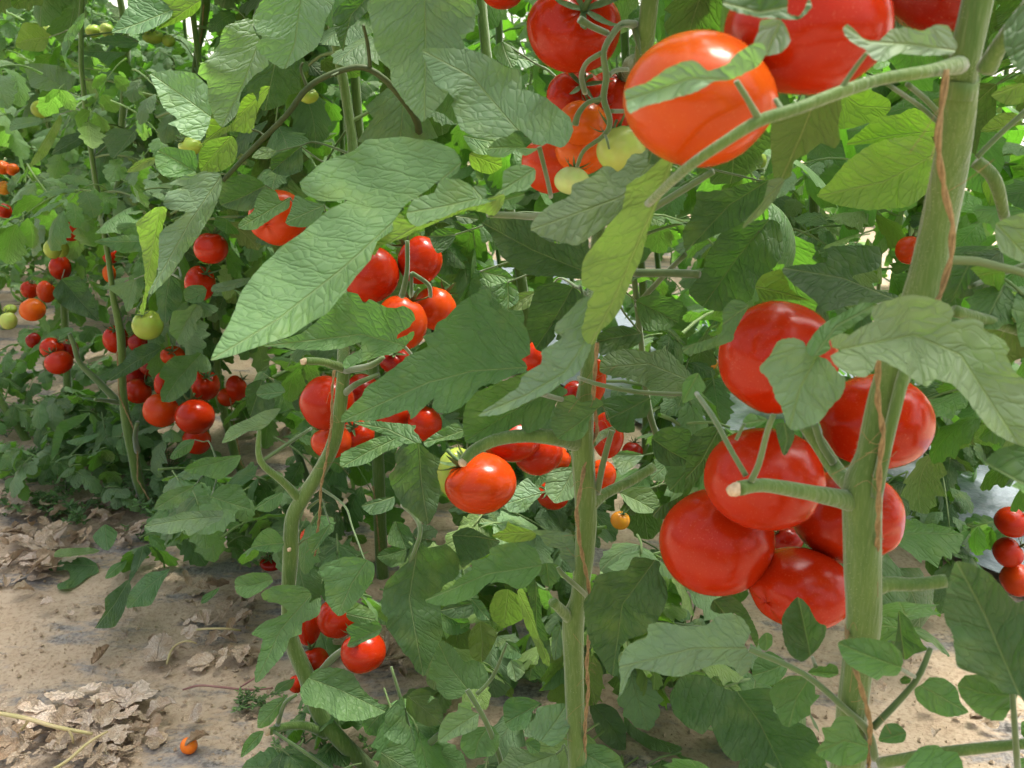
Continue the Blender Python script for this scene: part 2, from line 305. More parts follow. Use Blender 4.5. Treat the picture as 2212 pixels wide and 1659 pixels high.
# ------------------------------------------------------------------ leaflets seen one by one: name-free rows
# tile origin | forward distance, tone, options | outline | midrib (base to tip)
# coordinates are thirds of a photo pixel inside the tile; tile "f" is plain photo pixels
LEAVES = '''
f|.66 l t.8|455,778 470,742 497,695 518,640 548,592 600,540 645,508 690,470 715,450 752,433 690,434 652,414 646,395 700,350 765,325 790,303 868,296 935,305 980,322 997,352 985,375 945,392 925,410 900,425 868,450 853,475 848,498 815,520 800,560 770,596 737,640 707,676 667,700 627,726 567,746 500,768|950,392 860,470 740,580 600,690 457,777
10|.64 l t1.0|420,1370 470,1290 520,1270 600,1250 640,1170 760,1160 850,1210 860,1280 960,1290 1040,1220 1050,1110 1150,1065 1250,1090 1255,1160 1200,1230 1100,1250 1000,1300 800,1350 680,1400 560,1440 500,1470 440,1440|1250,1100 1000,1260 700,1330 430,1380
10|.655 y u|1050,1250 1045,1330 990,1400 840,1360 600,1450 480,1500 400,1540 250,1600 220,1659 190,1640 230,1550 330,1500 335,1440 380,1380 430,1440 520,1460 800,1350|1050,1260 600,1400 200,1640
10|.74 l t.5|180,0 170,60 200,180 210,280 250,380 320,460 320,520 400,650 460,720 520,790 560,760 640,680 690,600 700,480 760,380 800,300 770,230 860,200 865,80 840,0 600,-60 300,-60|540,-50 545,300 540,780
10|.70 l t.7|520,320 640,310 800,320 900,340 970,370 1080,440 1150,450 1170,520 1165,600 1130,640 1180,580 1300,620 1400,690 1480,760 1500,840 1470,920 1420,960 1330,930 1300,950 1240,930 1200,880 1140,840 1080,880 960,900 820,870 760,820 740,740 715,680 730,650 690,590 620,560 560,430|1280,960 1130,830 850,500 530,330
10|.71 l t.9|950,960 1000,910 1100,860 1160,880 1200,960 1280,960 1200,1010 1130,980 1050,1020 960,1010|
10|.58 b t.8|1225,1490 1250,1420 1350,1330 1480,1270 1500,1200 1560,1170 1640,1130 1700,1080 1750,1080 1790,1110 1830,1080 1880,1000 1950,990 2000,960 2060,1000 2000,1100 1880,1180 1850,1300 1830,1340 1780,1420 1740,1440 1620,1530 1520,1590 1400,1560 1300,1530|2060,1000 1830,1270 1560,1370 1230,1490
10|.57 d t.3|1905,850 1930,790 2020,760 2100,755 2160,800 2175,860 2170,930 2100,1000 2050,1060 1990,1060 1985,960 1950,900|
f|.55 y u|1460,307 1454,353 1447,383 1440,400 1430,420 1404,483 1387,553 1364,603 1344,660 1320,696 1300,713 1284,740 1277,746 1260,733 1257,710 1264,686 1270,653 1284,630 1257,616 1257,580 1264,553 1290,520 1317,483 1344,450 1354,400 1364,393 1404,367 1437,333|1450,350 1420,430 1380,520 1330,640 1277,742
11|.56 b t.7|885,1035 1000,950 1100,880 1150,850 1180,770 1290,700 1300,650 1300,610 1390,560 1430,520 1380,490 1390,440 1480,350 1550,280 1600,260 1620,300 1600,400 1560,470 1570,540 1620,580 1580,690 1540,750 1440,820 1350,880 1200,950 1100,1000 1000,1030|1610,300 1575,570 1450,750 1200,900 890,1030
11|.74 g t.8|0,1080 0,1040 60,980 130,910 150,860 250,790 350,720 440,640 560,590 530,520 600,490 620,430 680,400 740,330 850,250 970,200 975,240 960,330 1060,350 1140,400 1200,470 1225,560 1220,640 1170,670 1210,715 1190,750 1100,780 1000,820 900,850 830,930 780,980 700,1020 620,1010 590,980 600,920 560,960 450,1060 430,1000 250,1060 100,1070|1240,720 850,745 560,820 5,1070
11|.78 g t.5|790,1040 820,940 880,880 1000,830 1200,750 1300,720 1400,820 1470,880 1400,940 1370,1000 1350,1050 1300,1110 1240,1140 1170,1140 1160,1090 1050,1150 900,1210 800,1200|1400,850 1100,1010 800,1200
11|.77 g t.6|1380,1000 1420,920 1500,900 1560,950 1650,920 1700,960 1650,1000 1610,1050 1600,1120 1560,1180 1480,1200 1400,1180 1360,1100|
11|.84 d t.2|1200,450 1220,340 1270,200 1400,170 1500,200 1590,280 1560,350 1480,400 1380,490 1390,520 1300,620 1260,600 1220,520|
f|.80 d t.6|1041,483 1070,470 1150,473 1150,495 1170,513 1204,527 1270,515 1264,580 1254,603 1204,598 1137,593 1090,560 1060,510|1270,590 1150,540 1045,483
f|.92 g t.6|737,636 754,630 774,636 787,656 797,646 814,653 847,666 870,660 890,670 897,690 884,706 860,723 857,733 894,716 890,733 864,760 837,766 810,773 787,780 770,786 747,798 739,790 747,773 780,753 780,740 737,753 707,757 665,756 600,750 567,746 650,720 700,680 715,665|870,745 780,722 575,747
f|.96 y u|293,483 310,467 333,450 360,450 350,500 345,560 330,620 318,640 310,680 302,670 313,630 312,590 308,553 300,510|345,455 325,560 306,670
f|.94 l t.4|363,397 400,380 450,370 477,377 480,400 467,443 447,480 427,513 400,547 367,597 327,636 320,633 340,593 343,553 343,520 347,500 390,470 400,457 367,453 353,440 360,417 397,403|478,380 410,480 325,632
f|.98 g t.5|335,337 343,323 367,317 397,323 420,327 427,353 420,370 383,383 353,380 337,360|420,370 370,340 340,325
00|1.0 o u|1290,990 1350,910 1500,880 1540,950 1520,1050 1430,1110 1300,1110|
00|.95 l t.5|975,480 1100,460 1250,470 1350,560 1380,640 1370,740 1350,830 1300,910 1220,890 1160,850 1140,820 1090,800 1150,770 1060,700 1020,600|1350,745 1180,620 980,480
00|.90 l t.3|1450,180 1530,140 1600,120 1650,130 1640,180 1690,270 1720,350 1740,420 1640,500 1560,600 1550,700 1510,770 1440,825 1390,770 1350,640 1340,530 1280,480 1300,420 1360,370 1420,280|1690,240 1580,530 1440,820
00|.86 l t.4|1640,110 1670,50 1700,0 1800,-50 2150,-20 2150,60 2110,130 2090,230 2050,310 1960,370 1850,445 1800,430 1690,350 1660,290 1700,240 1660,210|1950,-10 1910,280 1850,440
00|1.0 g t1.0|720,210 760,150 830,40 830,0 1050,0 1120,60 1100,120 1000,180 900,220 800,215|1100,70 930,140 730,210
00|1.01 o u|1040,0 1300,0 1250,100 1020,190 1120,80|
00|1.02 o u|1330,900 1350,780 1390,770 1440,830 1520,780 1570,640 1640,600 1670,660 1690,570 1750,560 1720,640 1670,720 1630,860 1500,850 1400,900 1290,945|
00|1.6 l t.2|550,80 540,160 500,230 440,330 430,400 480,465 440,450 405,360 400,290 440,200 500,120|550,90 440,240 470,460
00|1.9 l t.8|150,420 260,410 330,420 400,430 440,470 490,500 470,560 440,590 400,580 300,590 200,560 180,490|440,590 300,500 150,420
00|2.0 l t.8|60,820 90,770 200,755 280,780 250,810 150,830 70,850|
00|2.0 d t.8|330,1000 400,890 500,860 600,850 550,920 450,980 350,1005|
00|2.0 y u|180,1095 210,1030 330,830 390,740 400,800 350,920 290,1020|
00|1.8 g t.6|670,880 740,830 870,850 880,900 790,980 730,1030 690,960|
00|2.0 o u|100,280 150,150 260,160 320,240 280,330 180,330 110,310|
00|1.9 g t.8|610,270 700,230 850,240 900,270 880,310 800,310 700,290|
00|1.9 g t.7|490,340 560,300 640,290 680,330 820,340 740,390 700,430 640,380 560,360|
00|1.05 g t.6|1545,1480 1560,1430 1640,1370 1660,1290 1700,1230 1780,1230 1820,1300 1880,1280 1870,1350 1800,1390 1700,1460 1640,1490|
00|1.04 g t.5|1850,1440 1880,1370 1900,1300 1920,1260 2000,1300 2100,1330 2080,1400 1980,1470 1880,1465|
00|1.1 d t.3|1420,1180 1600,1130 1720,1200 1700,1300 1600,1370 1430,1330|
00|1.15 d t.3|1760,1020 1850,980 1950,950 1960,1100 1850,1140 1760,1110|
00|1.3 l t.8|1630,1020 1700,950 1790,980 1740,1030|
00|1.5 g t.8|610,1565 700,1540 860,1520 1000,1560 960,1620 800,1640 700,1600|
00|1.3 y u|820,1115 900,1040 1000,1020 1000,1060 900,1110|
01|1.68 g t.5|1030,780 1060,710 1130,650 1250,640 1280,620 1350,660 1370,740 1310,760 1280,740 1270,800 1220,870 1130,940 1050,945 1040,870 1070,810|1260,680 1150,800 1060,940
01|1.7 d t.9|700,800 720,750 800,680 870,600 980,560 1050,590 1000,650 930,710 820,770 720,810|1050,590 870,690 705,805
01|2.1 g t.8|180,640 260,540 330,490 440,460 480,480 400,540 300,580 220,620|
01|2.1 d t.4|370,290 340,240 400,150 500,130 550,180 620,290 640,420 570,400 480,370 400,320|
01|1.5 l t.9|1370,230 1380,190 1480,160 1620,140 1600,180 1500,220 1420,235|
01|1.5 g t.6|1190,220 1240,190 1310,190 1340,220 1320,290 1260,305 1200,290|
01|1.55 l t.4|1095,490 1120,360 1200,350 1250,310 1310,330 1310,390 1270,430 1280,470 1210,560 1160,575 1140,540|1270,330 1200,440 1140,560
01|1.6 l t.4|690,200 780,180 870,150 890,200 860,330 820,360 790,280 700,210|
01|1.6 g t.3|1010,200 1100,130 1170,180 1180,300 1110,380 1070,440 1030,380|
01|1.2 l t.9|1440,1210 1490,1110 1620,1050 1720,1000 1820,990 1760,1070 1700,1120 1600,1140 1520,1190|1700,1100 1600,1120 1440,1210
01|1.4 d t.3|1590,920 1600,840 1700,800 1770,900 1780,970 1700,1040 1620,1040|
01|1.3 g t.8|1660,900 1690,840 1800,820 1850,880 1740,930|
01|1.25 g t.7|1000,1640 1040,1550 1150,1500 1260,1490 1200,1580 1100,1640|
01|1.3 g t.8|1190,1390 1300,1310 1450,1300 1560,1290 1530,1370 1430,1450 1350,1430|
01|1.25 g t.6|1370,1560 1430,1490 1540,1480 1600,1550 1620,1640 1450,1640|
01|1.5 g t.7|1100,1300 1180,1200 1260,1190 1230,1270 1130,1320|
01|1.9 g t.5|330,1330 350,1150 400,1070 580,1010 530,1080 420,1150 380,1260|
01|1.9 g t.9|430,1200 640,1150 600,1190 500,1230|
01|1.2 g t.7|1650,1640 1720,1570 1830,1530 1820,1600 1750,1659|
01|1.95 d t.9|880,870 950,810 1020,830 1000,870 900,880|
01|2.1 g t.9|580,800 640,750 760,720 740,770 660,810 600,830|
02|1.15 l t1.0|935,90 990,50 1100,30 1200,0 1440,-10 1430,50 1350,90 1220,155 1200,120 1100,145 960,120|1430,30 1180,50 940,95
02|1.60 g t1.5|280,340 310,310 440,310 540,290 620,330 640,390 560,430 480,490 380,500 370,470 450,430 440,380 320,380|650,350 450,340 290,340
02|1.40 d t1.5|615,750 680,640 680,560 770,480 830,440 850,500 800,650 740,745 640,755|830,450 740,600 620,750
02|1.42 g t1.5|820,620 840,520 950,400 1050,380 1100,370 1040,480 980,600 880,615|1100,375 940,500 840,615
02|1.62 y t1.5|350,290 380,240 580,230 650,250 600,270 440,290|
02|1.6 g t1.0|600,160 680,80 760,130 740,200 700,250 650,230|
02|1.55 g t1.2|680,430 720,350 820,310 800,370 740,420|
02|1.5 d t1.0|870,270 930,220 980,250 920,330 820,500 810,600 780,540 830,450|
02|1.3 g t1.2|1300,590 1320,540 1420,490 1400,530 1330,590|
02|1.0 g t.6|1630,790 1700,720 1860,650 1820,600 1730,580 1690,540 1750,490 1850,470 1980,490 2020,540 2000,590 2080,550 2080,620 2050,680 1960,720 1950,790 1880,820 1850,900 1790,980 1740,1040 1660,1110 1650,1040 1690,880 1700,820|1960,600 1820,760 1660,1100
02|1.05 g t.8|1520,450 1540,420 1650,390 1740,400 1770,450 1700,510 1600,560 1530,520|1760,440 1650,470 1525,480
02|1.03 g t.4|1625,230 1680,140 1740,100 1800,130 1840,200 1810,260 1700,255|
02|1.0 g t.4|1990,180 2060,130 2140,80 2110,170 2060,230 2020,270|
02|.98 g t.8|1950,1140 2050,1020 2200,1010 2290,1050 2350,1150 2500,1290 2350,1350 2200,1350 2100,1280 1980,1250 1950,1200|2010,1080 2200,1150 2490,1290
02|1.0 g t.5|1670,1400 1680,1280 1760,1220 1850,1200 1810,1300 1750,1380|
02|.98 g t.5|1560,1590 1580,1500 1640,1430 1710,1420 1680,1500 1600,1570|
02|1.05 g t.5|1780,1170 1800,1110 1910,1080 1880,1150|
f|.9 g t.5|700,1260 690,1225 737,1205 770,1203 807,1216 807,1250 777,1293 747,1323 730,1330 705,1300|790,1215 760,1260 730,1328
12|.85 d t.4|260,640 290,450 420,330 450,230 500,190 560,230 680,210 750,270 770,370 740,430 660,480 640,560 650,680 660,790 630,850 600,930 560,1010 530,1065 480,1020 450,960 400,910 350,830 290,740 300,690|500,190 440,560 530,1060
12|.76 g t.9|540,570 700,490 760,430 850,370 840,320 950,290 970,230 1080,200 1180,200 1260,240 1300,340 1260,420 1190,490 1130,500 1060,460 960,460 880,530 780,580 680,605 600,600|1300,345 950,400 545,572
12|.9 d t.5|720,150 800,100 860,110 950,160 1030,190 960,270 880,310 840,330 780,360 750,280|
12|.88 o u|975,150 1060,110 1080,60 1130,90 1260,130 1240,180 1100,200 1010,170|
12|.80 b t.6|1235,120 1370,120 1500,150 1515,330 1510,390 1460,320 1420,300 1410,240 1330,220 1290,160|
12|.78 g t.4|1280,350 1330,330 1400,340 1430,390 1400,450 1350,485 1300,460|
12|.70 d t.4|1570,580 1620,520 1650,420 1730,390 1850,370 1900,290 2060,320 2060,380 2100,450 2120,540 2080,640 2040,720 1990,750 1970,790 1850,830 1800,900 1790,1060 1740,1050 1680,960 1620,860 1590,760|1960,410 1820,600 1760,1040
f|.56 b t.9|1337,1433 1354,1396 1397,1376 1401,1350 1430,1343 1475,1353 1525,1350 1551,1330 1585,1326 1608,1340 1622,1366 1608,1393 1625,1416 1618,1450 1601,1460 1581,1440 1541,1436 1475,1460 1447,1460 1404,1450 1370,1443 1360,1460 1347,1493 1337,1503 1340,1466|1615,1400 1500,1400 1345,1440
f|.66 d t.7|1475,1460 1525,1460 1551,1480 1585,1493 1661,1486 1675,1506 1671,1536 1708,1556 1751,1573 1775,1623 1785,1690 1608,1700 1615,1640 1588,1646 1558,1620 1548,1600 1535,1566 1518,1586 1475,1563 1455,1540 1448,1500|1590,1490 1640,1560 1700,1680
22|.58 g t.5|560,1170 620,1100 700,1060 850,1080 860,1180 890,1190 830,1260 830,1310 780,1340 690,1395 640,1370 600,1280|820,1075 740,1200 690,1390
22|.56 d t.4|640,700 680,620 745,550 810,600 870,710 930,740 920,810 880,880 820,940 770,970 700,930 660,850|830,940 790,750 748,555
22|.56 g t.8|810,1040 860,1000 930,1000 950,980 1000,1000 1010,1050 950,1075 880,1065|
22|.50 g t.8|1005,850 1080,820 1200,815 1350,850 1410,900 1430,970 1390,1060 1300,1060 1260,1090 1200,1060 1100,1010 1040,950|1400,1000 1200,930 1010,850
22|.60 d t.2|1400,640 1470,700 1560,860 1600,890 1500,920 1440,960 1380,870 1390,770|
22|.46 d t.4|1690,600 1740,400 1770,320 1850,330 1990,400 2080,500 2150,580 2260,620 2260,1250 2170,1180 2100,1180 2000,1100 1900,1050 1780,1000 1750,800 1700,700|2180,1180 1950,650 1780,330
22|.48 g t.6|1780,1130 1830,1060 1950,1060 2100,1150 2170,1190 2130,1260 2080,1350 2000,1350 1900,1300 1820,1220|2170,1195 1980,1180 1785,1130
22|.52 g t.6|1500,1150 1560,1110 1600,1070 1700,1080 1780,1150 1800,1230 1850,1300 1720,1330 1600,1290 1520,1220|1500,1100 1640,1180 1850,1300
22|.50 g t.5|860,1560 920,1470 900,1400 960,1390 1000,1330 1100,1330 1150,1440 1200,1500 1190,1600 1100,1640 1000,1640|1200,1520 1050,1480 870,1560
22|.52 g t.6|1270,1480 1310,1380 1390,1370 1450,1430 1430,1490 1350,1500|
22|.48 g t.8|1440,1680 1530,1530 1650,1510 1700,1550 1780,1560 1810,1700|
22|.55 d t.6|1405,1090 1440,1060 1480,1080 1470,1110 1420,1115|
22|.60 g t.6|490,830 540,780 580,800 580,860 540,900 500,880|
22|.70 d t.2|180,630 200,570 300,540 380,590 440,680 490,800 480,880 430,780 340,660 240,660|
22|.72 g t.8|450,1060 470,960 560,900 680,980 660,1060 590,1120 500,1110|
12|.88 g t.5|560,1070 600,930 640,830 720,870 760,920 800,970 860,960 920,990 960,1080 930,1140 830,1150 760,1210 680,1210 620,1150 610,1100|820,1150 700,1000 630,850
12|.84 l t.6|625,1480 640,1380 690,1310 750,1290 760,1240 830,1230 850,1290 890,1310 880,1400 830,1430 740,1460 660,1495|890,1300 780,1370 630,1480
12|.83 g t.6|770,1520 790,1430 850,1400 920,1390 970,1380 1020,1440 1020,1520 980,1580 900,1590 830,1600|960,1380 890,1480 860,1600
12|.80 l t.7|1210,1380 1250,1340 1270,1270 1350,1250 1440,1240 1490,1280 1490,1370 1440,1470 1370,1520 1300,1490 1240,1450|1290,1490 1380,1370 1460,1250
12|.86 g t.7|1050,1250 1100,1200 1200,1200 1290,1240 1240,1290 1230,1340 1200,1400 1110,1420 1060,1370|
12|.82 l t.8|1000,1700 1080,1570 1100,1520 1240,1550 1390,1570 1400,1700|
12|.81 g t.8|1190,1490 1230,1460 1290,1500 1280,1560 1220,1560|
12|.80 g t.8|1530,1540 1580,1500 1700,1510 1800,1580 1820,1700 1540,1700|
12|.95 o t.3|820,820 850,750 900,710 970,740 1010,800 960,910 910,975 840,940|
12|.95 o u|960,620 1000,520 1080,500 1170,560 1200,640 1170,700 1050,750 980,700|
12|.9 y u|1140,510 1180,500 1240,650 1280,800 1350,940 1350,1000 1310,980 1250,850 1180,700|
12|.93 d t.1|1200,440 1260,440 1300,620 1300,700 1350,830 1360,960 1300,1070 1220,1090 1190,1050 1270,980 1280,860 1230,640|
12|.95 l t.5|1360,900 1370,770 1420,730 1430,830 1440,920 1380,960|
12|1.1 l t.8|1610,1260 1700,1240 1780,1280 1840,1390 1840,1540 1750,1530 1660,1450 1630,1350|1640,1260 1740,1370 1830,1530
12|1.0 y u|1590,900 1640,930 1690,1010 1690,1150 1650,1250 1620,1200 1600,1050|
12|1.1 l t1.2|1830,1320 1900,1390 2000,1450 2200,1520 2180,1560 2000,1540 1850,1430|
12|.96 g t.5|280,1450 290,1300 400,1200 420,1360 470,1420 480,1550 400,1520|
12|.92 g t.6|260,1560 380,1500 470,1580 490,1700 280,1700|
12|.98 o t.4|430,1190 510,1140 580,1170 560,1240 620,1200 660,1290 650,1370 560,1390 470,1340 420,1280|
12|1.05 g t.3|650,660 700,640 820,690 830,760 740,800 660,770|
12|1.05 d t.5|640,640 760,560 860,590 830,680 720,690|
12|1.0 g t.6|840,560 900,570 950,640 960,700 880,690|
12|1.0 g t.6|1030,930 1060,840 1130,850 1170,930 1130,960 1050,940|
12|.98 l t.6|1075,1000 1100,960 1170,970 1190,1040 1130,1100 1080,1060|
12|.9 g t.5|30,660 80,580 200,640 220,700 130,730 50,700|
12|.9 g t.5|30,760 80,720 220,700 265,750 240,800 170,830 130,850 40,870 60,810|
12|1.2 g t.5|300,160 350,60 440,100 470,200 420,240 310,210|
12|1.2 g t.7|230,290 300,230 420,240 400,330 320,360|
11|.88 d t.2|310,1420 350,1370 380,1260 500,1210 560,1260 640,1320 620,1400 640,1500 620,1640 580,1720 540,1740 450,1659 380,1600 320,1480|500,1215 520,1480 560,1730
11|.9 g t.9|80,1080 240,1070 480,1100 470,1130 520,1190 500,1230 380,1210 330,1180 230,1140|500,1220 300,1120 85,1080
11|.92 g t.9|0,1280 100,1230 250,1170 380,1170 400,1220 300,1260 220,1310 150,1350 0,1370|
11|.9 g t.7|530,1210 620,1140 740,1080 790,1130 780,1180 640,1200 560,1240|
11|.9 d t.9|130,1620 200,1580 340,1560 330,1640 200,1680|
f|.85 b t.7|1294,800 1304,770 1344,753 1404,760 1437,753 1471,786 1517,830 1520,845 1490,842 1454,860 1424,853 1400,840 1370,823 1337,813 1304,809|1510,830 1400,785 1300,795
11|.83 d t.4|1700,940 1760,910 1900,900 2000,920 1980,1040 1900,1060 1900,1140 1800,1140 1720,1060|
11|.80 d t.3|2010,1180 2100,1110 2260,1130 2270,1340 2100,1360 2030,1300|
11|.95 g t.4|1910,290 2000,250 2100,260 2212,300 2180,430 2100,480 1970,480 1930,400|
11|.88 d t.5|1640,560 1700,480 1830,450 1940,500 1930,570 1800,620 1680,640|
11|1.05 l t.7|1320,1520 1340,1400 1420,1370 1510,1380 1510,1560 1440,1590 1380,1600|
11|1.05 l t.7|1060,1610 1130,1500 1200,1440 1250,1480 1300,1540 1240,1600 1190,1659 1090,1659|
11|1.1 l t.6|1750,1290 1850,1260 1960,1290 1900,1360 1810,1420|
11|1.05 l t.9|1800,1530 1880,1500 2000,1500 2060,1590 2050,1659 1900,1659|
11|1.0 g t.5|900,100 960,60 1060,90 1120,150 1060,170 950,200 920,150|
11|1.0 g t.5|1000,220 1080,170 1140,200 1150,290 1080,340 1010,290|
11|1.0 y t.4|1080,340 1150,240 1270,230 1270,290 1180,350|
f|.86 d t.3|1488,630 1518,583 1525,553 1560,500 1600,480 1680,478 1690,553 1640,610 1625,640 1620,650 1560,672 1520,665|1640,500 1590,560 1520,660
21|.72 o u|470,200 520,120 640,90 700,210 760,260 830,290 620,280 520,310|
f|.70 d t1.0|1688,583 1721,573 1785,566 1795,533 1900,533 1898,580 1841,596 1865,617 1925,633 1948,645 1905,653 1840,660 1785,672 1760,650 1720,620|1930,645 1820,600 1700,580
21|.47 b t.5|960,540 1020,500 1080,510 1160,460 1240,420 1220,380 1240,320 1350,280 1480,250 1600,270 1720,310 1760,370 1740,430 1850,400 1950,430 1950,480 2060,530 2120,600 2100,650 2160,760 2260,860 2260,1230 2100,1190 2000,1130 1900,1010 1820,900 1740,830 1640,800 1580,850 1450,770 1380,720 1260,670 1240,740 1180,790 1100,770 1010,730 960,650 1030,610 970,590|1000,610 1500,510 1800,640 2150,1180
21|.50 b t.4|500,720 560,650 620,550 720,530 790,560 810,620 880,650 950,680 1000,750 1050,790 1040,890 960,980 900,1060 830,1100 720,1130 680,1100 640,980 600,920 580,850 540,780 510,760|870,650 760,860 690,1115
21|.51 g t.9|800,580 900,450 1050,360 1180,300 1250,330 1150,420 1030,500 950,550 960,600 880,650 820,640|860,640 1000,450 1240,320
21|.64 g t.7|0,590 100,560 250,500 260,350 330,280 430,320 390,390 340,490 320,550 240,580 60,640 0,620|
21|.53 g t.9|400,1050 440,1020 520,1040 550,1060 500,1100 420,1115 385,1090|
21|.54 d t.3|600,1100 660,1080 720,1120 720,1190 670,1290 640,1270|660,1090 680,1190 655,1285
21|.72 d t.1|-180,1640 0,1540 20,1350 50,1170 150,1110 240,1110 300,1150 240,1250 180,1350 100,1450 0,1600 -100,1700 -190,1690|240,1110 120,1330 -180,1670
21|.45 d t.9|1960,1340 2050,1250 2260,1220 2260,1500 2050,1400|
21|.6 g t.4|0,830 40,780 100,760 150,850 120,890 60,930 0,950|
20|.76 z u s.3|870,1270 930,1200 1060,1050 1200,950 1330,900 1600,880 1640,1000 1620,1200 1500,1320 1400,1350 1200,1360 1000,1330|1640,1000 1300,1180 890,1270
20|.78 z u|1060,940 1150,850 1270,760 1400,740 1500,700 1650,780 1640,880 1300,920|1650,850 1350,880 1070,935
20|.82 z u|1000,830 1010,700 1030,610 1180,570 1330,640 1350,700 1300,760 1200,800 1100,830|1020,600 1150,690 1320,700
20|.60 d u t-.5|580,760 680,720 850,660 1010,630 1030,700 1010,800 1020,900 990,960 900,930 850,960 800,1000 720,1050 700,1140 640,1170 590,1150 570,950|850,660 780,850 640,1160
20|.58 b t.2|560,1170 660,1160 600,1290 500,1400 390,1480 400,1440 520,1300|
f|.435 l t.5|1350,197 1370,187 1400,177 1437,150 1475,133 1495,130 1518,143 1528,153 1568,140 1591,117 1621,97 1648,93 1655,117 1638,143 1601,163 1571,173 1541,177 1508,197 1475,207 1431,220 1384,233 1361,247 1354,233|1570,172 1490,170 1360,215
20|.455 b t.4|460,290 490,200 510,130 640,130 700,260 640,340 540,360 520,290|
20|.43 d t.6|260,30 300,-30 660,-30 680,80 760,100 820,-10 835,50 760,125 650,125 500,115 350,80|270,20 500,80 820,20
20|.45 b t.5|1035,190 1070,155 1120,200 1180,250 1280,260 1350,190 1450,180 1550,200 1640,160 1720,165 1750,230 1780,300 1740,350 1600,360 1400,350 1310,400 1230,380 1180,320 1080,260|1780,330 1500,290 1200,270 1050,170
20|.80 d t.4|90,1300 90,1250 250,1230 400,1190 560,1170 540,1250 500,1350 380,1450 200,1530 50,1600 20,1640 0,1500 60,1400|540,1180 300,1330 30,1620
20|.5 b t.5|2030,1450 2260,1380 2260,1700 2060,1630|
20|.46 d t.4|2080,180 2140,90 2260,20 2260,480 2160,440 2090,330|
20|.7 o u|2000,620 2080,560 2212,540 2212,660 2100,680|
21|.62 d t.1|1690,250 1740,0 1880,0 1890,100 1850,200 1740,300|
20|1.0 z u|1930,850 2040,740 2150,730 2200,800 2050,850|
20|1.1 z u|1940,1200 1990,1150 2040,1250 2050,1330 1990,1340|
10|1.0 g t.7|980,320 1040,270 1140,290 1150,370 1110,440 1020,400|
10|1.05 g t.9|1110,370 1200,350 1280,400 1200,440 1130,420|
10|1.1 g t.8|790,880 900,880 1000,920 960,1000 860,990|
10|1.1 o u|830,1000 920,950 1020,980 1040,1080 960,1130 850,1090|
10|1.0 d t.5|740,1400 860,1380 890,1420 830,1450 780,1450|
10|1.0 d t.3|570,1530 640,1480 740,1520 700,1600 620,1640|
10|.66 l t.9|850,1210 920,1205 945,1250 920,1290 870,1280|
10|.66 g t.6|1050,1300 1070,1240 1150,1240 1190,1260 1150,1310 1080,1330|
10|.9 d t.3|-60,120 0,20 100,-20 180,-40 180,60 100,140 40,200 10,330|180,-30 60,100 10,320
'''
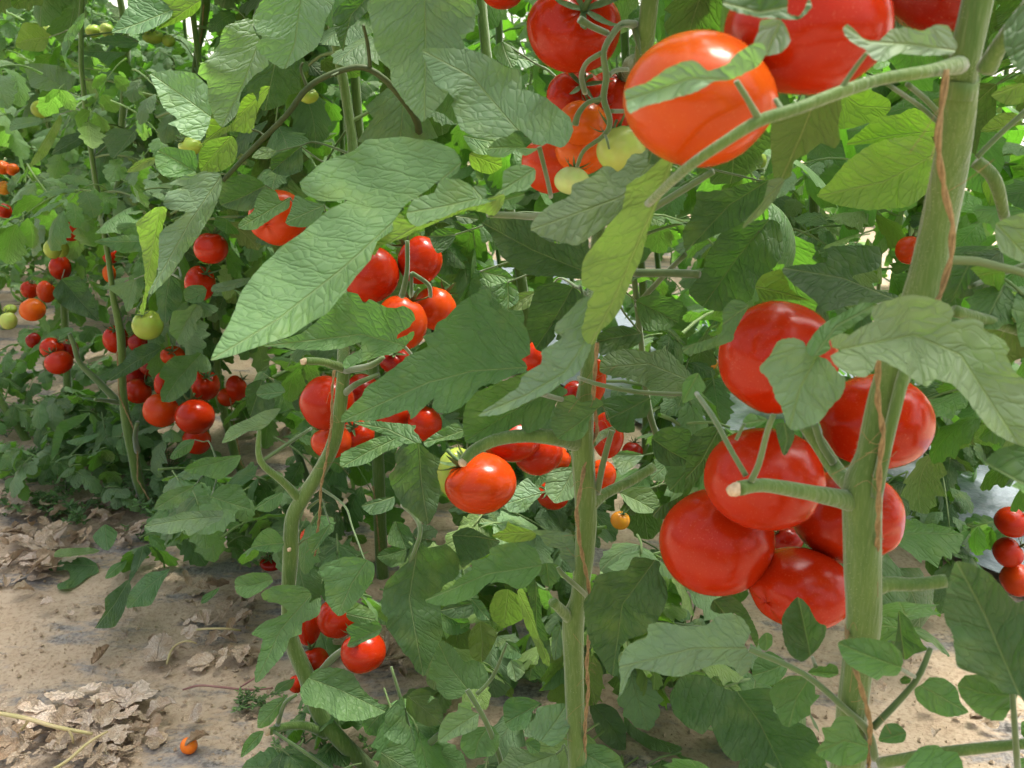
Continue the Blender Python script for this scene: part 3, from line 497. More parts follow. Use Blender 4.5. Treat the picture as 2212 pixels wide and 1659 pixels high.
# ------------------------------------------------------------------ tomatoes: x y w h Y  colour  axis  label
TOMS = '''
1240 62 205 190 .80 red cam|glossy red tomato facing forward with a star of green sepals, high above the grey-green leaves
1244 208 130 112 .86 red cam|red tomato half hidden behind green pointed sepals, just under the big forward-facing one
1318 222 112 130 .88 red up|red tomato behind the pale fruit stalk, touching the large light orange fruit
1257 266 112 96 .82 orange up|orange tomato with upturned sepals in the middle of the central high truss
1260 322 122 112 .84 orange up|smooth orange tomato left of the pale green fruit
1193 352 132 132 .9 redorange up|red-orange tomato behind a bare leaf stalk, lowest left of the high truss
1341 323 106 98 .76 pale up|pale yellow-green unripe tomato beside a folded leaf
1235 390 76 60 .78 palest up|small whitish green tomato capped by its own spiky sepals
1510 215 325 290 .505 lightorange back|very large light orange tomato crossed by a pale leaf
1745 58 350 290 .535 red back|largest red tomato at the top edge, behind a dark curled leaf
2030 -48 252 235 .60 darkred up|dark red tomato cut off by the top edge near the right stem
1085 -18 92 76 1.0 red up|red tomato just peeping in at the top edge beside the big quilted leaf
600 470 126 120 1.12 orangered back|orange-red tomato with two small leaves lying over it
456 536 74 66 1.5 red up|shiny red tomato under the tip of a hanging leaf, cleft at the top
432 612 66 76 1.55 red up|tall red tomato behind round leaflets, above the green fruit
907 562 98 104 1.12 red up|red tomato at the upper right of the truss under the big light leaf
800 592 126 125 1.1 red up|red tomato partly covered by the lower edge of the big light leaf
868 697 112 118 1.06 orangered up|bright red tomato below the forked stalk with a lobed leaf across its left side
940 666 92 94 1.12 orangered up|orange-red tomato with a flat calyx, right-hand one of its pair under the fork
855 778 74 60 1.15 darkred up|dark red tomato in shade below the two bright ones
1155 772 62 66 1.0 red up|red tomato glimpsed between the dark leaf and the long pale leaf
707 870 118 118 1.15 red back|round red tomato directly left of the leaning stem with orange twine
716 953 90 76 1.18 redorange up|red-orange tomato behind the twine, under the round one left of the stem
772 936 76 64 1.2 red up|red tomato behind the leaning stem, half covered by a pointed leaf
778 845 84 76 1.25 darkred up|dark crimson tomato in shade behind a thin side stalk
850 893 82 62 1.15 red up|red tomato peeping below the big dark green leaf
918 915 74 78 1.12 red up|red tomato hanging free below the tip of the big dark green leaf
1038 1044 155 130 .92 orangered down|smooth orange-red tomato hanging below a cut leaf stub, in the centre
990 1024 94 116 .97 green up|yellow-green tomato hidden behind the orange-red one in the centre
1105 948 130 100 .98 red up|red tomato resting behind the thick bent stub, above the orange-red one
1162 976 108 102 1.0 red up|red tomato with a dry flower remnant, between the stub and the stem
1208 990 52 54 1.08 orangered up|small bright orange-red tomato close to the left of the central stem
1312 940 72 102 .98 red up|red tomato directly right of the central stem
1300 1026 62 66 1.0 orangered up|sunlit orange-red tomato in the fork right of the central stem
1195 1070 72 62 1.1 red up|red tomato low behind the bright sunlit leaflets
1366 976 46 44 1.3 darkred up|small dark red tomato in shade beyond the central fork
1290 822 40 92 .9 orangered up|narrow strip of orange-red tomato behind the frayed top of the central stem
1243 850 56 56 .95 darkred up|dark red tomato tucked behind the central stem's twine
1340 1124 42 40 1.1 yellow up|small yellow-orange tomato low behind the sunlit leaves
1680 772 255 245 .68 red back|big tall red tomato with soft highlights, topmost of the large right cluster
1893 910 248 205 .70 red back|big red tomato behind the forked stem, crossed by loose twine fibres
1652 1034 250 220 .66 red back|big red tomato behind the thick cut stub of the right plant
1548 1170 246 230 .70 red back|big round red tomato at the left of the large right cluster
1832 1115 235 200 .72 red back|red tomato split in two by the thick right stem
1728 1270 224 166 .68 red back|lowest big red tomato with a pointed leaf standing in front of it
1700 1165 70 60 .80 darkred up|dull red tomato in the dark gap amid the large right cluster
1966 540 62 60 1.2 orangered up|small orange-red tomato alone, directly left of the thick right stem
1635 347 42 42 1.9 green up|round green tomato below the light orange giant, in the far row
1640 384 30 26 2.2 pale up|tiny pale tomato, left of a close pair in the far foliage
1657 385 26 26 2.2 pale up|tiny pale tomato, right of a close pair in the far foliage
1533 786 36 38 1.5 yellow up|little yellow tomato left of the topmost big red one
2187 1128 76 66 1.5 red side|red tomato with a dark sepal at the right edge, top of a column of three
2178 1193 66 66 1.5 red side|round red tomato at the right edge, middle of a column of three
2198 1252 74 72 1.5 orangered side|bright red tomato at the right edge, bottom of a column of three
2196 688 30 26 2.3 orangered up|tiny orange-red tomato under the thick slanting side branch at the right edge
2188 765 18 24 2.3 red up|tiny red tomato in far foliage at the right edge
130 578 46 52 2.2 red up|red tomato with a round leaflet in front, upper one of the far left truss
100 630 40 48 2.15 orangered up|orange-red tomato touching its neighbour in the far left truss
64 626 38 38 2.2 red up|small ribbed red tomato at the left of the far left truss
70 669 54 50 2.05 orange up|orange tomato below the red ones of the far left truss
18 693 36 38 2.05 pale up|pale green tomato at the left edge beside the orange one
22 668 28 22 2.1 green up|little yellow-green tomato just above the pale one at the left edge
127 783 60 52 1.95 red up|shiny red tomato hanging lowest under the far left leaves
112 752 50 46 2.02 red up|red tomato behind small sepals above the shiny lowest one
150 755 38 44 2.05 darkred up|dark red tomato right behind the shiny lowest one
72 735 32 34 2.1 darkred up|dark crimson tomato in the shade far left
250 733 54 60 1.92 red up|red tomato half behind the twined left stem
319 702 66 64 1.6 green up|round light green tomato hanging alone in front of the left foliage
297 740 42 40 1.85 darkred up|dark red tomato just below the round green one
298 845 58 54 1.92 red up|red tomato right against the twined left stem, lowest of the shaded ones
290 812 56 46 2.0 darkred up|dark red tomato in shade right of the twined left stem
328 790 52 50 1.98 darkred up|dark red tomato in shade behind the curved dark leaf
373 768 52 42 1.9 orangered up|bright orange-red tomato above the drooping oval leaf
347 886 76 74 1.75 orangered up|red tomato with a dimple, lower left of the bright pair by the left stem
421 900 84 76 1.72 red up|red cleft tomato, lower right of the bright pair by the left stem
443 832 64 66 1.8 red up|red tomato right of the drooping oval leaf
352 832 38 56 1.82 red up|red tomato left of the drooping oval leaf
425 952 62 58 1.85 red up|red tomato hanging lowest behind leaves, below the bright pair
511 838 46 56 1.95 red up|red tomato right of the left stems, in front of the bright gap
490 858 40 40 1.98 orangered up|small red-orange tomato beside the thin leaning stem
236 590 28 40 2.1 orange up|small orange tomato above the left stem
240 554 36 34 2.15 red up|small red tomato above the little orange one
6 362 30 30 2.6 orange up|orange tomato at the left edge, left of the uppermost pair
27 366 28 26 2.6 orange up|orange tomato at the left edge, right of the uppermost pair
8 406 30 30 2.6 yellow up|yellow-orange tomato at the left edge under the orange pair
10 456 30 32 2.5 red up|red tomato at the left edge below the yellow one
2 523 22 26 2.5 red up|small red tomato at the left edge, lowest of that column
153 500 46 42 2.0 red up|red tomato behind a far left stem, beside two green ones
113 538 36 42 1.95 green up|green tomato in front, left of the far left stem
131 537 34 38 2.0 green up|green tomato behind, close to the far left stem
230 65 28 30 2.2 pale up|pale sunlit green tomato high in the left foliage
202 67 34 28 2.25 green up|dull green tomato left of the pale sunlit one
331 80 46 30 2.0 green up|wide green tomato under a broad hanging leaf near the top left
364 88 28 26 2.0 green up|smaller green tomato beside the wide one near the top left
88 236 40 38 2.3 green up|green tomato in the upper left foliage between curled leaves
102 68 24 28 2.5 pale up|pale green tomato near the top left corner
411 316 52 40 1.15 green up|yellowish green tomato behind mottled leaves
667 207 42 34 1.2 green up|green tomato under the dark curved branch
726 1337 84 82 1.08 red up|red tomato behind serrated leaflets in the lowest cluster, upper one
664 1352 58 90 1.1 red up|red tomato at the left of the lowest cluster behind the leaf
680 1427 62 56 1.08 red up|red tomato against the bent stem base, lower left of the lowest cluster
785 1408 98 90 1.02 red down|round deep red tomato, rightmost of the lowest cluster
640 1478 34 40 1.15 red up|sliver of red tomato left of the bent stem base
588 1216 52 32 1.5 darkred up|dark red tomato lying low behind the leaves left of the slim stem
663 1160 30 38 1.2 orangered up|small orange-red tomato just right of the slim stem
'''
# ------------------------------------------------------------------ dry leaves lying on the soil: x y size
TONE = {'g': (.066, .142, .042), 'd': (.030, .074, .019), 'l': (.120, .200, .096), 'b': (.124, .178, .106), 'y': (.130, .20, .055), 'z': (.17, .29, .035), 'o': (.085, .135, .025)}  # z: brighter yellow-green, backlit glow put into the leaf colour
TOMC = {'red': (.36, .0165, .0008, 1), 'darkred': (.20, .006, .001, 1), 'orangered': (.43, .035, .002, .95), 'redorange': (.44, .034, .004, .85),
        'orange': (.54, .085, .005, .7), 'lightorange': (.44, .052, .002, .86), 'yellow': (.55, .22, .02, .7), 'green': (.26, .33, .05, 1),
        'pale': (.36, .43, .10, 1), 'palest': (.45, .52, .20, 1)}
def parse(tile, s):
    if tile == 'f': ox = oy = 0; k = 1
    else: ox, oy, k = int(tile[0]) * 737.33, int(tile[1]) * 553, 1 / 3
    return [(ox + float(a) * k, oy + float(b) * k) for a, b in (q.split(',') for q in s.split())]
def smooth_outline(pts, step, jag, r):
    out = []; n = len(pts)
    for i in range(n):
        p0, p1, p2, p3 = (Vector(pts[(i + k - 1) % n]) for k in range(4))
        L = (p2 - p1).length; m = max(1, int(L / step))
        for k in range(m):
            t = k / m; a = .5
            q = .5 * ((2 * p1) + (p2 - p0) * t * 1 + (2 * p0 - 5 * p1 + 4 * p2 - p3) * t * t + (3 * p1 - p0 - 3 * p2 + p3) * t ** 3)
            lin = p1.lerp(p2, t); q = q.lerp(lin, .35)
            out.append(q + Vector((r.uniform(-jag, jag), r.uniform(-jag, jag))))
    return out
def nearest_on(mid, p):
    best = None; s0 = 0
    for i, (a, b) in enumerate(zip(mid[:-1], mid[1:])):
        ab = b - a; L = ab.length; t = (p - a).dot(ab) / (L * L)
        if i: t = max(0, t)
        if i < len(mid) - 2: t = min(1, t)
        q = a + ab * t; d = (p - q).length
        if best is None or d < best[0]: best = (d, s0 + t * L, ab.x * (p.y - a.y) - ab.y * (p.x - a.x))
        s0 += L
    return best[1], math.copysign(best[0], best[2])
def traced_leaf(row, idx):
    head, meta, out, mid = [t.strip() for t in row.split('|')]
    r = random.Random(idx * 31 + 5)
    mt = meta.split(); Y = float(mt[0]); tone = mt[1]; under = 'u' in mt[2:]
    tilt = -.25 if under else .6; side = r.uniform(-.25, .25)
    for w in mt[2:]:
        if w[0] == 't': tilt = float(w[1:])
        if w[0] == 's': side = float(w[1:])
    poly = parse(head, out)
    xs = [p[0] for p in poly]; ys = [p[1] for p in poly]; cx, cy = sum(xs) / len(xs), sum(ys) / len(ys)
    size = max(max(xs) - min(xs), max(ys) - min(ys))
    if mid: mid = [Vector(p) for p in parse(head, mid)]
    else:
        b = max(((p, q) for p in poly for q in poly), key=lambda t: (t[0][0] - t[1][0]) ** 2 + (t[0][1] - t[1][1]) ** 2)
        a, c = b if b[0][1] < b[1][1] else (b[1], b[0])
        a, c = Vector(a), Vector(c); mid = [a, a.lerp(c, .5) + Vector((r.uniform(-.04, .04) * size, r.uniform(-.04, .04) * size)), c]
    step = max(3.5, size / 60)
    ol = smooth_outline(poly, step * 1.4, min(1.3, size * .006), r)
    minx, maxx, miny, maxy = min(xs), max(xs), min(ys), max(ys)
    pts = list(ol); n = len(ol); g = max(4.5, size / 34)
    bd = [(ol[i], ol[(i + 1) % n]) for i in range(n)]
    def inside(x, y):
        c = False
        for a, b in bd:
            if (a.y > y) != (b.y > y) and x < (b.x - a.x) * (y - a.y) / (b.y - a.y) + a.x: c = not c
        return c
    j = 0; y = miny
    while y < maxy:
        x = minx + (g / 2 if j % 2 else 0)
        while x < maxx:
            if inside(x, y) and min((p.x - x) ** 2 + (p.y - y) ** 2 for p in ol) > (g * .5) ** 2: pts.append(Vector((x, y)))
            x += g
        y += g * .87; j += 1
    v2, _, fs, _, _, _ = geometry.delaunay_2d_cdt([Vector(p[:2]) for p in pts], [(i, (i + 1) % n) for i in range(n)], [], 1, 1e-4)
    sc = depth(cy, Y) / F
    uv = []; vmax = 1
    for p in v2:
        s, v = nearest_on(mid, p); uv.append((s, v)); vmax = max(vmax, abs(v))
    fold = r.uniform(.10, .45) * (1 if r.random() < .8 else -1); ph = r.uniform(0, 6)
    vs, uvc = [], []; o1 = r.uniform(0, 50)
    for p, (s, v) in zip(v2, uv):
        dz = (cy - p.y) * sc; dx = (p.x - cx) * sc
        e = min(1, abs(v) / vmax)
        y = Y + tilt * dz + side * dx - fold * (abs(v) - vmax * .4) * sc
        amp = min(.006, size * sc * .045)
        y += amp * e * math.sin(s * sc * 165 + ph + (1.7 if v > 0 else 0)) + amp * .6 * math.sin(s * sc * 70 + ph)
        L = size * sc; y += .35 * tilt * (dz * dz) / max(L, .01) * (-1 if not under else 1)
        # quilted blade between the side veins
        a = s * sc * 100 - abs(v * sc * 100) ** .85 * .95
        y -= .0007 * abs(math.sin(math.pi * a / 1.55)) * min(1, abs(v) * sc * 200)
        q = P(p.x, p.y, y); vs.append(q); uvc.append((s * sc * 100 + o1, v * sc * 100))
    # orient so that the seen side is the right one
    want = -1 if under else 1
    tot = 0
    for f in fs[:40]:
        a, b, c = vs[f[0]], vs[f[1]], vs[f[2]]; nn = (b - a).cross(c - a); tot += (1 if nn.dot(Vector((0, 0, H)) - a) > 0 else -1)
    if tot * want < 0: fs = [tuple(reversed(f)) for f in fs]
    var = [r.uniform(.35, .65)] * len(vs)
    me = mesh('leaflet', vs, fs, M_LEAF, uvc, var)
    protect(poly, Y)
    if Y > 1.3: u = .03
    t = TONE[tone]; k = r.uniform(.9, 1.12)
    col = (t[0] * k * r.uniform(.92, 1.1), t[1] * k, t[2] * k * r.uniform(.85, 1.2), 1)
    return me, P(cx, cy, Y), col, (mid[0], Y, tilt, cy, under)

# ------------------------------------------------------------------ the setting
def ground():
    xs = np.concatenate([[-60, -20, -8, -5], np.arange(-3.6, 2.6, .035), [3, 4, 8, 20, 60]])
    ys = np.concatenate([[-20, -4, -1, 0, .3], np.arange(.55, 3.8, .035), [4.2, 5, 7, 10, 20, 60, 120]])
    vs = []
    for y in ys:
        for x in xs:
            z = 0
            if -4 < x < 3 and 0 < y < 4.2:
                z = .012 * noise.noise(Vector((x * 3, y * 3, 0))) + .006 * noise.noise(Vector((x * 11, y * 11, 4))) + .003 * noise.noise(Vector((x * 30, y * 30, 9)))
                # the bed along the plants is a little raised
                w = (x * .83 + y * .56) - .58
                z += .03 * math.exp(-(w - .15) ** 2 / .06)
            vs.append((x, y, z))
    nx = len(xs); fs = [(j * nx + i, j * nx + i + 1, (j + 1) * nx + i + 1, (j + 1) * nx + i) for j in range(len(ys) - 1) for i in range(nx - 1)]
    tag(put('ground', mesh('ground', vs, fs, M_SOIL)), kind='structure')
def gz(x, y):
    w = (x * .83 + y * .56) - .58
    return .012 * noise.noise(Vector((x * 3, y * 3, 0))) + .03 * math.exp(-(w - .15) ** 2 / .06) + .002
ground()
# the row runs away to the left: point along it and across it
RO = Vector((.21, .52, 0)); RD = Vector((-.565, .825, 0)).normalized(); RN = Vector((RD.y, -RD.x, 0))
def rowpt(s, n): return RO + RD * s + RN * n
def film():
    vs, fs = [], []; n = 90; m = 16
    for i in range(n + 1):
        for j in range(m + 1):
            p = rowpt(-1.2 + i * .09, 1.12 + j * .055)
            vs.append((p.x, p.y, .02 + .02 * noise.noise(Vector((p.x * 6, p.y * 6, 1))) + .012 * noise.noise(Vector((p.x * 19, p.y * 19, 1)))))
    for i in range(n):
        for j in range(m): a = i * (m + 1) + j; fs.append((a, a + 1, a + m + 2, a + m + 1))
    tag(put('plastic_mulch', mesh('plastic_mulch', vs, fs, M_FILM)), kind='structure')
film()
def film_wall(name, label, a, b, hgt):
    """greenhouse skin: milky film stretched between steel posts"""
    a, b = Vector(a), Vector(b); d = b - a; n = int(d.length / .5); nn = Vector((-d.y, d.x, 0)).normalized(); root = empty(name, a); vs, fs = [], []
    for i in range(n + 1):
        for j in range(9):
            vs.append(a + d * (i / n) + Vector((0, 0, hgt * j / 8)) + nn * (.03 * noise.noise(Vector((i * .7, j * .9, a.x)))))
    for i in range(n):
        for j in range(8): k = i * 9 + j; fs.append((k, k + 9, k + 10, k + 1))
    m = NT('milky greenhouse film'); bs = m.n('ShaderNodeBsdfDiffuse'); bs.inputs[0].default_value = (.8, .82, .82, 1); ts = m.n('ShaderNodeBsdfTranslucent'); ts.inputs[0].default_value = (.9, .92, .92, 1)
    mx = m.n('ShaderNodeMixShader'); mx.inputs[0].default_value = .65; m.l(bs.outputs[0], mx.inputs[1]); m.l(ts.outputs[0], mx.inputs[2]); m.l(mx.outputs[0], m.out.inputs[0])
    put('film_sheet', mesh('film_sheet', vs, fs, m.m), root)
    mp = simple('galvanised post', (.35, .36, .37), (.45, .46, .47), 20, .4)
    for i in range(int(d.length / 2.5) + 1):
        p = a + d.normalized() * 2.5 * i - nn * .05; put('post', mesh('post', *tube([p, p + Vector((0, 0, hgt))], .025, seg=8, sub=1), mp), root)
    tag(root, label, 'greenhouse wall')
film_wall('greenhouse_wall', 'milky white plastic end wall glimpsed as bright specks behind the farthest foliage', (-16, 10.5, 0), (9, 10.5, 0), 2.2)
film_wall('greenhouse_wall', 'milky white plastic side wall behind the right-hand rows', (9.05, 10.5, 0), (9.05, 0, 0), 2.2)

# open places that random foliage must leave alone: soil, sky gaps, sunlit path
OPEN = [[(0, 1290), (210, 1370), (420, 1250), (540, 1230), (560, 1400), (560, 1659), (0, 1659)], [(0, 1120), (120, 1150), (90, 1290), (0, 1300)],
        [(515, 950), (600, 930), (640, 980), (610, 1000), (540, 1000)], [(1690, 1370), (1815, 1400), (1810, 1560), (1760, 1560), (1720, 1470)],
        [(1950, 1410), (1880, 1560), (1960, 1600), (2200, 1560), (2212, 1450), (2100, 1470), (2020, 1400)], [(640, 1250), (690, 1230), (700, 1250), (660, 1300)],
        [(840, 1380), (900, 1440), (930, 1480), (800, 1500), (770, 1470)], [(1480, 1480), (1560, 1600), (1600, 1659), (1500, 1659), (1440, 1560)],
        circle(1355, 1130, 40, 30), circle(1330, 1210, 26, 40), circle(1055, 1290, 22, 14), circle(895, 1070, 16, 12), circle(1140, 1470, 24, 16), circle(1320, 1520, 30, 40), circle(950, 1120, 18, 26), circle(780, 1050, 22, 16)]
SKY = [[(247, 2), (272, 0), (262, 25), (247, 30)], circle(422, 28, 14, 12), circle(413, 62, 12, 20), circle(456, 74, 14, 16), circle(402, 135, 11, 9), circle(323, 188, 9, 7),
       circle(438, 100, 8, 10), circle(795, 280, 7, 9), circle(808, 292, 6, 5), circle(1880, 362, 8, 12), circle(1560, 5, 12, 16)]
for p in OPEN: protect(p, 50)
for p in SKY: protect(p, 50)
protect(circle(1965, 1000, 26, 26), 2.0); protect(circle(2150, 1075, 50, 18), 2.2); protect(circle(2090, 1050, 22, 18), 2.2); protect(circle(1935, 1230, 16, 26), 2.0); protect(circle(1600, 880, 40, 40), 1.6)
protect([(1430, 1010), (1500, 930), (1530, 1050), (1440, 1100)], .8)

# ------------------------------------------------------------------ plants
PLANTS = []     # dict(root, pts)
def plant(name_label, base, group=None):
    e = empty('tomato_plant', base); tag(e, name_label, 'tomato plant', group)
    d = dict(root=e, base=Vector(base), n=0, stem=None); PLANTS.append(d); return d
def traced_plant(label, Y, stem, branches=(), cuts=(), group=None, keep=None):
    p0 = P(stem[-1][0], stem[-1][1], Y)
    base = Vector((p0.x, p0.y, 0)); d = plant(label, base, group)
    top = P(stem[0][0], stem[0][1], stem[0][3] if len(stem[0]) > 3 else Y)
    w, r = [], []
    for q in stem:
        y = q[3] if len(q) > 3 else Y
        w.append(P(q[0], q[1], y)); r.append(q[2] * .5 * depth(q[1], y) / F)
    if w[-1].z > .05:                       # carry the stem on down to the soil
        k = w[-1]; w.append(Vector((k.x * .98, k.y + .02, k.z * .5))); r.append(r[-1] * .95)
        w.append(Vector((k.x * .96, k.y + .03, -.02))); r.append(r[-1])
    if w[0].z < 1.7:                        # and on up to the wire
        k = w[0]; dz = 1.9 - k.z; ups = 4
        for i in range(1, ups + 1):
            w.insert(0, Vector((k.x + .03 * math.sin(i * 2 + Y * 9), k.y + .05 * i / ups + .02 * math.cos(i * 3), k.z + dz * i / ups))); r.insert(0, max(.004, r[0] * .85))
    v, f = tube(w, r, seg=14, jitter=.05, seed=Y * 10)
    parts = [(v, f)]
    put('stem', mesh('stem', *join(parts), M_STEM), d['root'])
    for br in branches:
        put('petiole', mesh('petiole', *pxtube(br, Y, seg=10, jitter=.04), M_STALK if br[0][2] < 20 else M_STEM), d['root'])
        a, b = P(br[-1][0], br[-1][1], br[-1][3] if len(br[-1]) > 3 else Y), None
    for (x, y, wd, yy) in cuts:
        c = P(x, y, yy); rr = wd * .5 * depth(y, yy) / F
        v, f = tube([c + Vector((rr * .7, 0, .0)), c, c - Vector((rr * .9, .3 * rr, .1 * rr))], [rr * .9, rr, rr * .75], seg=9, jitter=.12, sub=2)
        put('cut_end', mesh('cut_end', v, f, M_CUT), d['root'])
    zz = sorted((x.z, q) for x, q in zip(w, r)); d['rad'] = lambda z, zz=zz: float(np.interp(z, [k[0] for k in zz], [k[1] for k in zz]))
    d['stem'] = [x.copy() for x in w]
    d['top'] = stem
    for a, b in zip(stem[:-1], stem[1:]):
        if keep and not (keep[0] < a[1] < keep[1]): continue
        wa, wb = a[2] / 2, b[2] / 2
        protect([(a[0] - wa, a[1]), (a[0] + wa, a[1]), (b[0] + wb, b[1]), (b[0] - wb, b[1])], Y)
    return d
PR = traced_plant('nearest tomato plant on the right with thick forked stem and very large red fruit', .54,
    [(2085, 130, 66, .52), (2078, 170, 70, .52), (2060, 300, 74, .53), (2035, 450, 75), (2003, 600, 78), (1955, 740, 76), (1915, 850, 72), (1885, 980, 70), (1862, 1060, 84), (1865, 1200, 80), (1868, 1330, 74), (1850, 1440, 66), (1838, 1540, 64), (1830, 1680, 74)],
    [[(1985, 700, 30, .55), (1955, 800, 28, .53), (1918, 950, 26, .525), (1892, 1070, 30, .53)],
     [(1846, 1085, 50), (1800, 1074, 40, .53), (1740, 1062, 34, .52), (1650, 1048, 31, .51), (1596, 1055, 34, .505)],
     [(1622, 1040, 15, .505), (1640, 1000, 14, .505), (1658, 930, 13, .50), (1672, 895, 12, .50)],
     [(1612, 1028, 13, .51), (1575, 965, 12, .52), (1543, 905, 12, .54), (1505, 850, 11, .58)],
     [(1590, 950, 8, .52), (1608, 915, 8, .52)],
     [(1852, 1060, 44), (1808, 1020, 36, .56), (1770, 960, 34, .57), (1742, 920, 32, .57)],
     [(1760, 915, 16, .56), (1775, 960, 16, .56), (1800, 1000, 18, .56)],
     [(1880, 1270, 50), (1925, 1262, 32, .54), (1980, 1262, 29, .54), (2042, 1254, 30, .54)],
     [(1618, 1403, 13, .55), (1735, 1455, 13, .54), (1825, 1530, 15, .53), (1875, 1580, 17, .53), (1890, 1640, 18, .53)],
     [(2010, 1400, 12, .55), (1975, 1475, 14, .54), (1885, 1572, 16, .535)],
     [(1755, 1420, 8, .57), (1762, 1440, 9, .55)], [(1938, 1440, 8, .5), (1975, 1462, 9, .54)],
     [(1900, 1650, 26, .52), (2040, 1626, 25, .5), (2240, 1604, 22, .48)],
     [(2205, 1500, 12, .48), (2180, 1350, 11, .47), (2200, 1690, 14, .48)],
     [(2074, 140, 40, .50), (2000, 155, 27, .475), (1900, 172, 26, .47), (1810, 200, 28, .46), (1720, 235, 26, .455), (1640, 262, 27, .455), (1560, 310, 24, .455), (1480, 365, 22, .47), (1400, 440, 17, .52)],
     [(1640, 258, 18, .455), (1615, 215, 14, .452), (1590, 175, 13, .45)], [(1812, 198, 12, .46), (1845, 150, 11, .46), (1872, 115, 9, .455)], [(1690, 240, 14, .46), (1675, 215, 11, .465)],
     [(2130, 150, 44, .50), (2165, 90, 36, .49), (2240, -10, 34, .47)],
     [(2060, 672, 26, .56), (2140, 695, 26, .57), (2250, 725, 25, .58)], [(2095, 620, 10, .6), (2160, 592, 13, .62), (2250, 560, 14, .62)],
     [(2110, 340, 12, .6), (2160, 290, 12, .6), (2250, 210, 14, .6)], [(1960, 182, 12, .57), (2000, 215, 12, .58), (2050, 268, 13, .58)], [(1915, 180, 10, .57), (1990, 232, 10, .6), (2040, 278, 10, .58)],
     [(2108, 350, 30, .62), (2150, 390, 30, .62), (2170, 470, 22, .63)]],
    [(1587, 1057, 30, .503)])
PC = traced_plant('tomato plant at the centre with a straight ribbed stem and a long bent petiole stub', .80,
    [(1395, 75, 38, .78), (1362, 140, 34, .86), (1330, 260, 30, .93), (1300, 430, 28, .93), (1285, 600, 28, .88), (1275, 700, 30, .82), (1270, 800, 34), (1262, 890, 44), (1260, 970, 50), (1266, 1106, 47), (1262, 1200, 43), (1250, 1290, 36), (1238, 1345, 48), (1241, 1450, 43), (1244, 1560, 40), (1246, 1690, 40)],
    [[(1250, 955, 42), (1200, 945, 36, .78), (1130, 942, 30, .77), (1070, 950, 28, .76), (1025, 972, 26, .755), (1003, 995, 21, .75)],
     [(1275, 1090, 34), (1310, 1065, 24, .81), (1360, 1040, 22, .82), (1412, 1008, 22, .83)],
     [(1290, 1065, 16), (1303, 1000, 14, .79), (1322, 930, 13, .79)], [(1275, 960, 22), (1300, 940, 18, .83), (1325, 928, 16, .84)],
     [(1250, 816, 9, .79), (1300, 832, 10, .76), (1387, 848, 10, .76), (1500, 852, 9, .78)],
     [(1236, 1340, 30), (1216, 1322, 24, .79), (1194, 1300, 22, .78)],
     [(1270, 1290, 10, .79), (1250, 1270, 11, .77), (1215, 1240, 11, .76), (1205, 1225, 8, .76)],
     [(1010, 1490, 12, .84), (1050, 1560, 12, .83), (1080, 1640, 12, .83), (1090, 1700, 12, .83)], [(1095, 1390, 5, .85), (1065, 1460, 8, .85), (1030, 1500, 9, .84)],
     [(1450, 1010, 14, 1.0), (1405, 900, 14, 1.0), (1385, 740, 13, 1.0), (1370, 600, 13, 1.0), (1360, 480, 13, 1.0)],
     [(1375, 660, 12, 1.0), (1430, 600, 12, .95), (1480, 550, 11, .9)], [(1370, 590, 18, .9), (1450, 590, 18, .88), (1510, 592, 18, .86)],
     [(1380, 470, 15, .7), (1460, 420, 15, .68), (1540, 370, 14, .66)],
     [(1055, 463, 14, .68), (1110, 465, 15, .70), (1170, 465, 15, .74), (1290, 430, 14, .85)],
     [(1165, 318, 11, .70), (1178, 370, 10, .71), (1190, 425, 10, .75)],
     [(1180, 850, 14, .72), (1150, 845, 12, .72), (1240, 870, 10, .8)],
     [(860, 1270, 6, .86), (905, 1165, 10, .86), (900, 1120, 12, .88), (870, 1090, 12, .9)]],
    [(1001, 998, 20, .75)])
P3_ = traced_plant('tomato plant left of centre whose stem forks low and bends towards the soil', 1.05,
    [(760, 300, 22, 1.3), (752, 600, 22, 1.2), (744, 740, 26, 1.08), (740, 830, 28), (722, 950, 30), (690, 1020, 30), (655, 1075, 32), (632, 1120, 32), (628, 1200, 34), (622, 1290, 30), (628, 1380, 34), (665, 1465, 37), (690, 1540, 36), (740, 1605, 35), (800, 1665, 34, 1.07), (840, 1720, 34, 1.1)],
    [[(742, 795, 22), (700, 782, 17, 1.03), (660, 780, 16, 1.02)], [(650, 1080, 24), (610, 1040, 17, 1.04), (562, 995, 15, 1.03), (560, 930, 9, 1.04)], [(563, 998, 9, 1.03), (620, 960, 8, 1.06), (672, 925, 7, 1.1)],
     [(705, 1585, 26), (660, 1568, 19, 1.03), (620, 1568, 18, 1.02), (583, 1580, 17, 1.0)], [(600, 1566, 11, 1.01), (615, 1520, 9, 1.0), (642, 1500, 7, 1.0)],
     [(680, 1470, 18), (720, 1420, 15, 1.03), (775, 1385, 14, 1.0)], [(745, 800, 16), (800, 790, 14, 1.0), (830, 770, 9, 1.0)], [(745, 850, 16), (770, 830, 13, 1.02), (820, 808, 9, 1.03)],
     [(860, 735, 8, .92), (885, 762, 8, .95), (905, 790, 8, 1.0)],
     [(640, 1180, 6), (660, 1165, 5), (690, 1155, 5)], [(590, 1580, 7, 1.0), (680, 1640, 8, .98), (760, 1700, 8, .96)],
     [(845, 1440, 6, 1.0), (880, 1560, 9, .98), (900, 1660, 11, .97)], [(900, 1640, 16, .97), (940, 1595, 15, .97), (985, 1570, 14, .98)]],
    [(656, 781, 15, 1.015), (579, 1581, 15, 1.0), (625, 1187, 9, 1.01)])
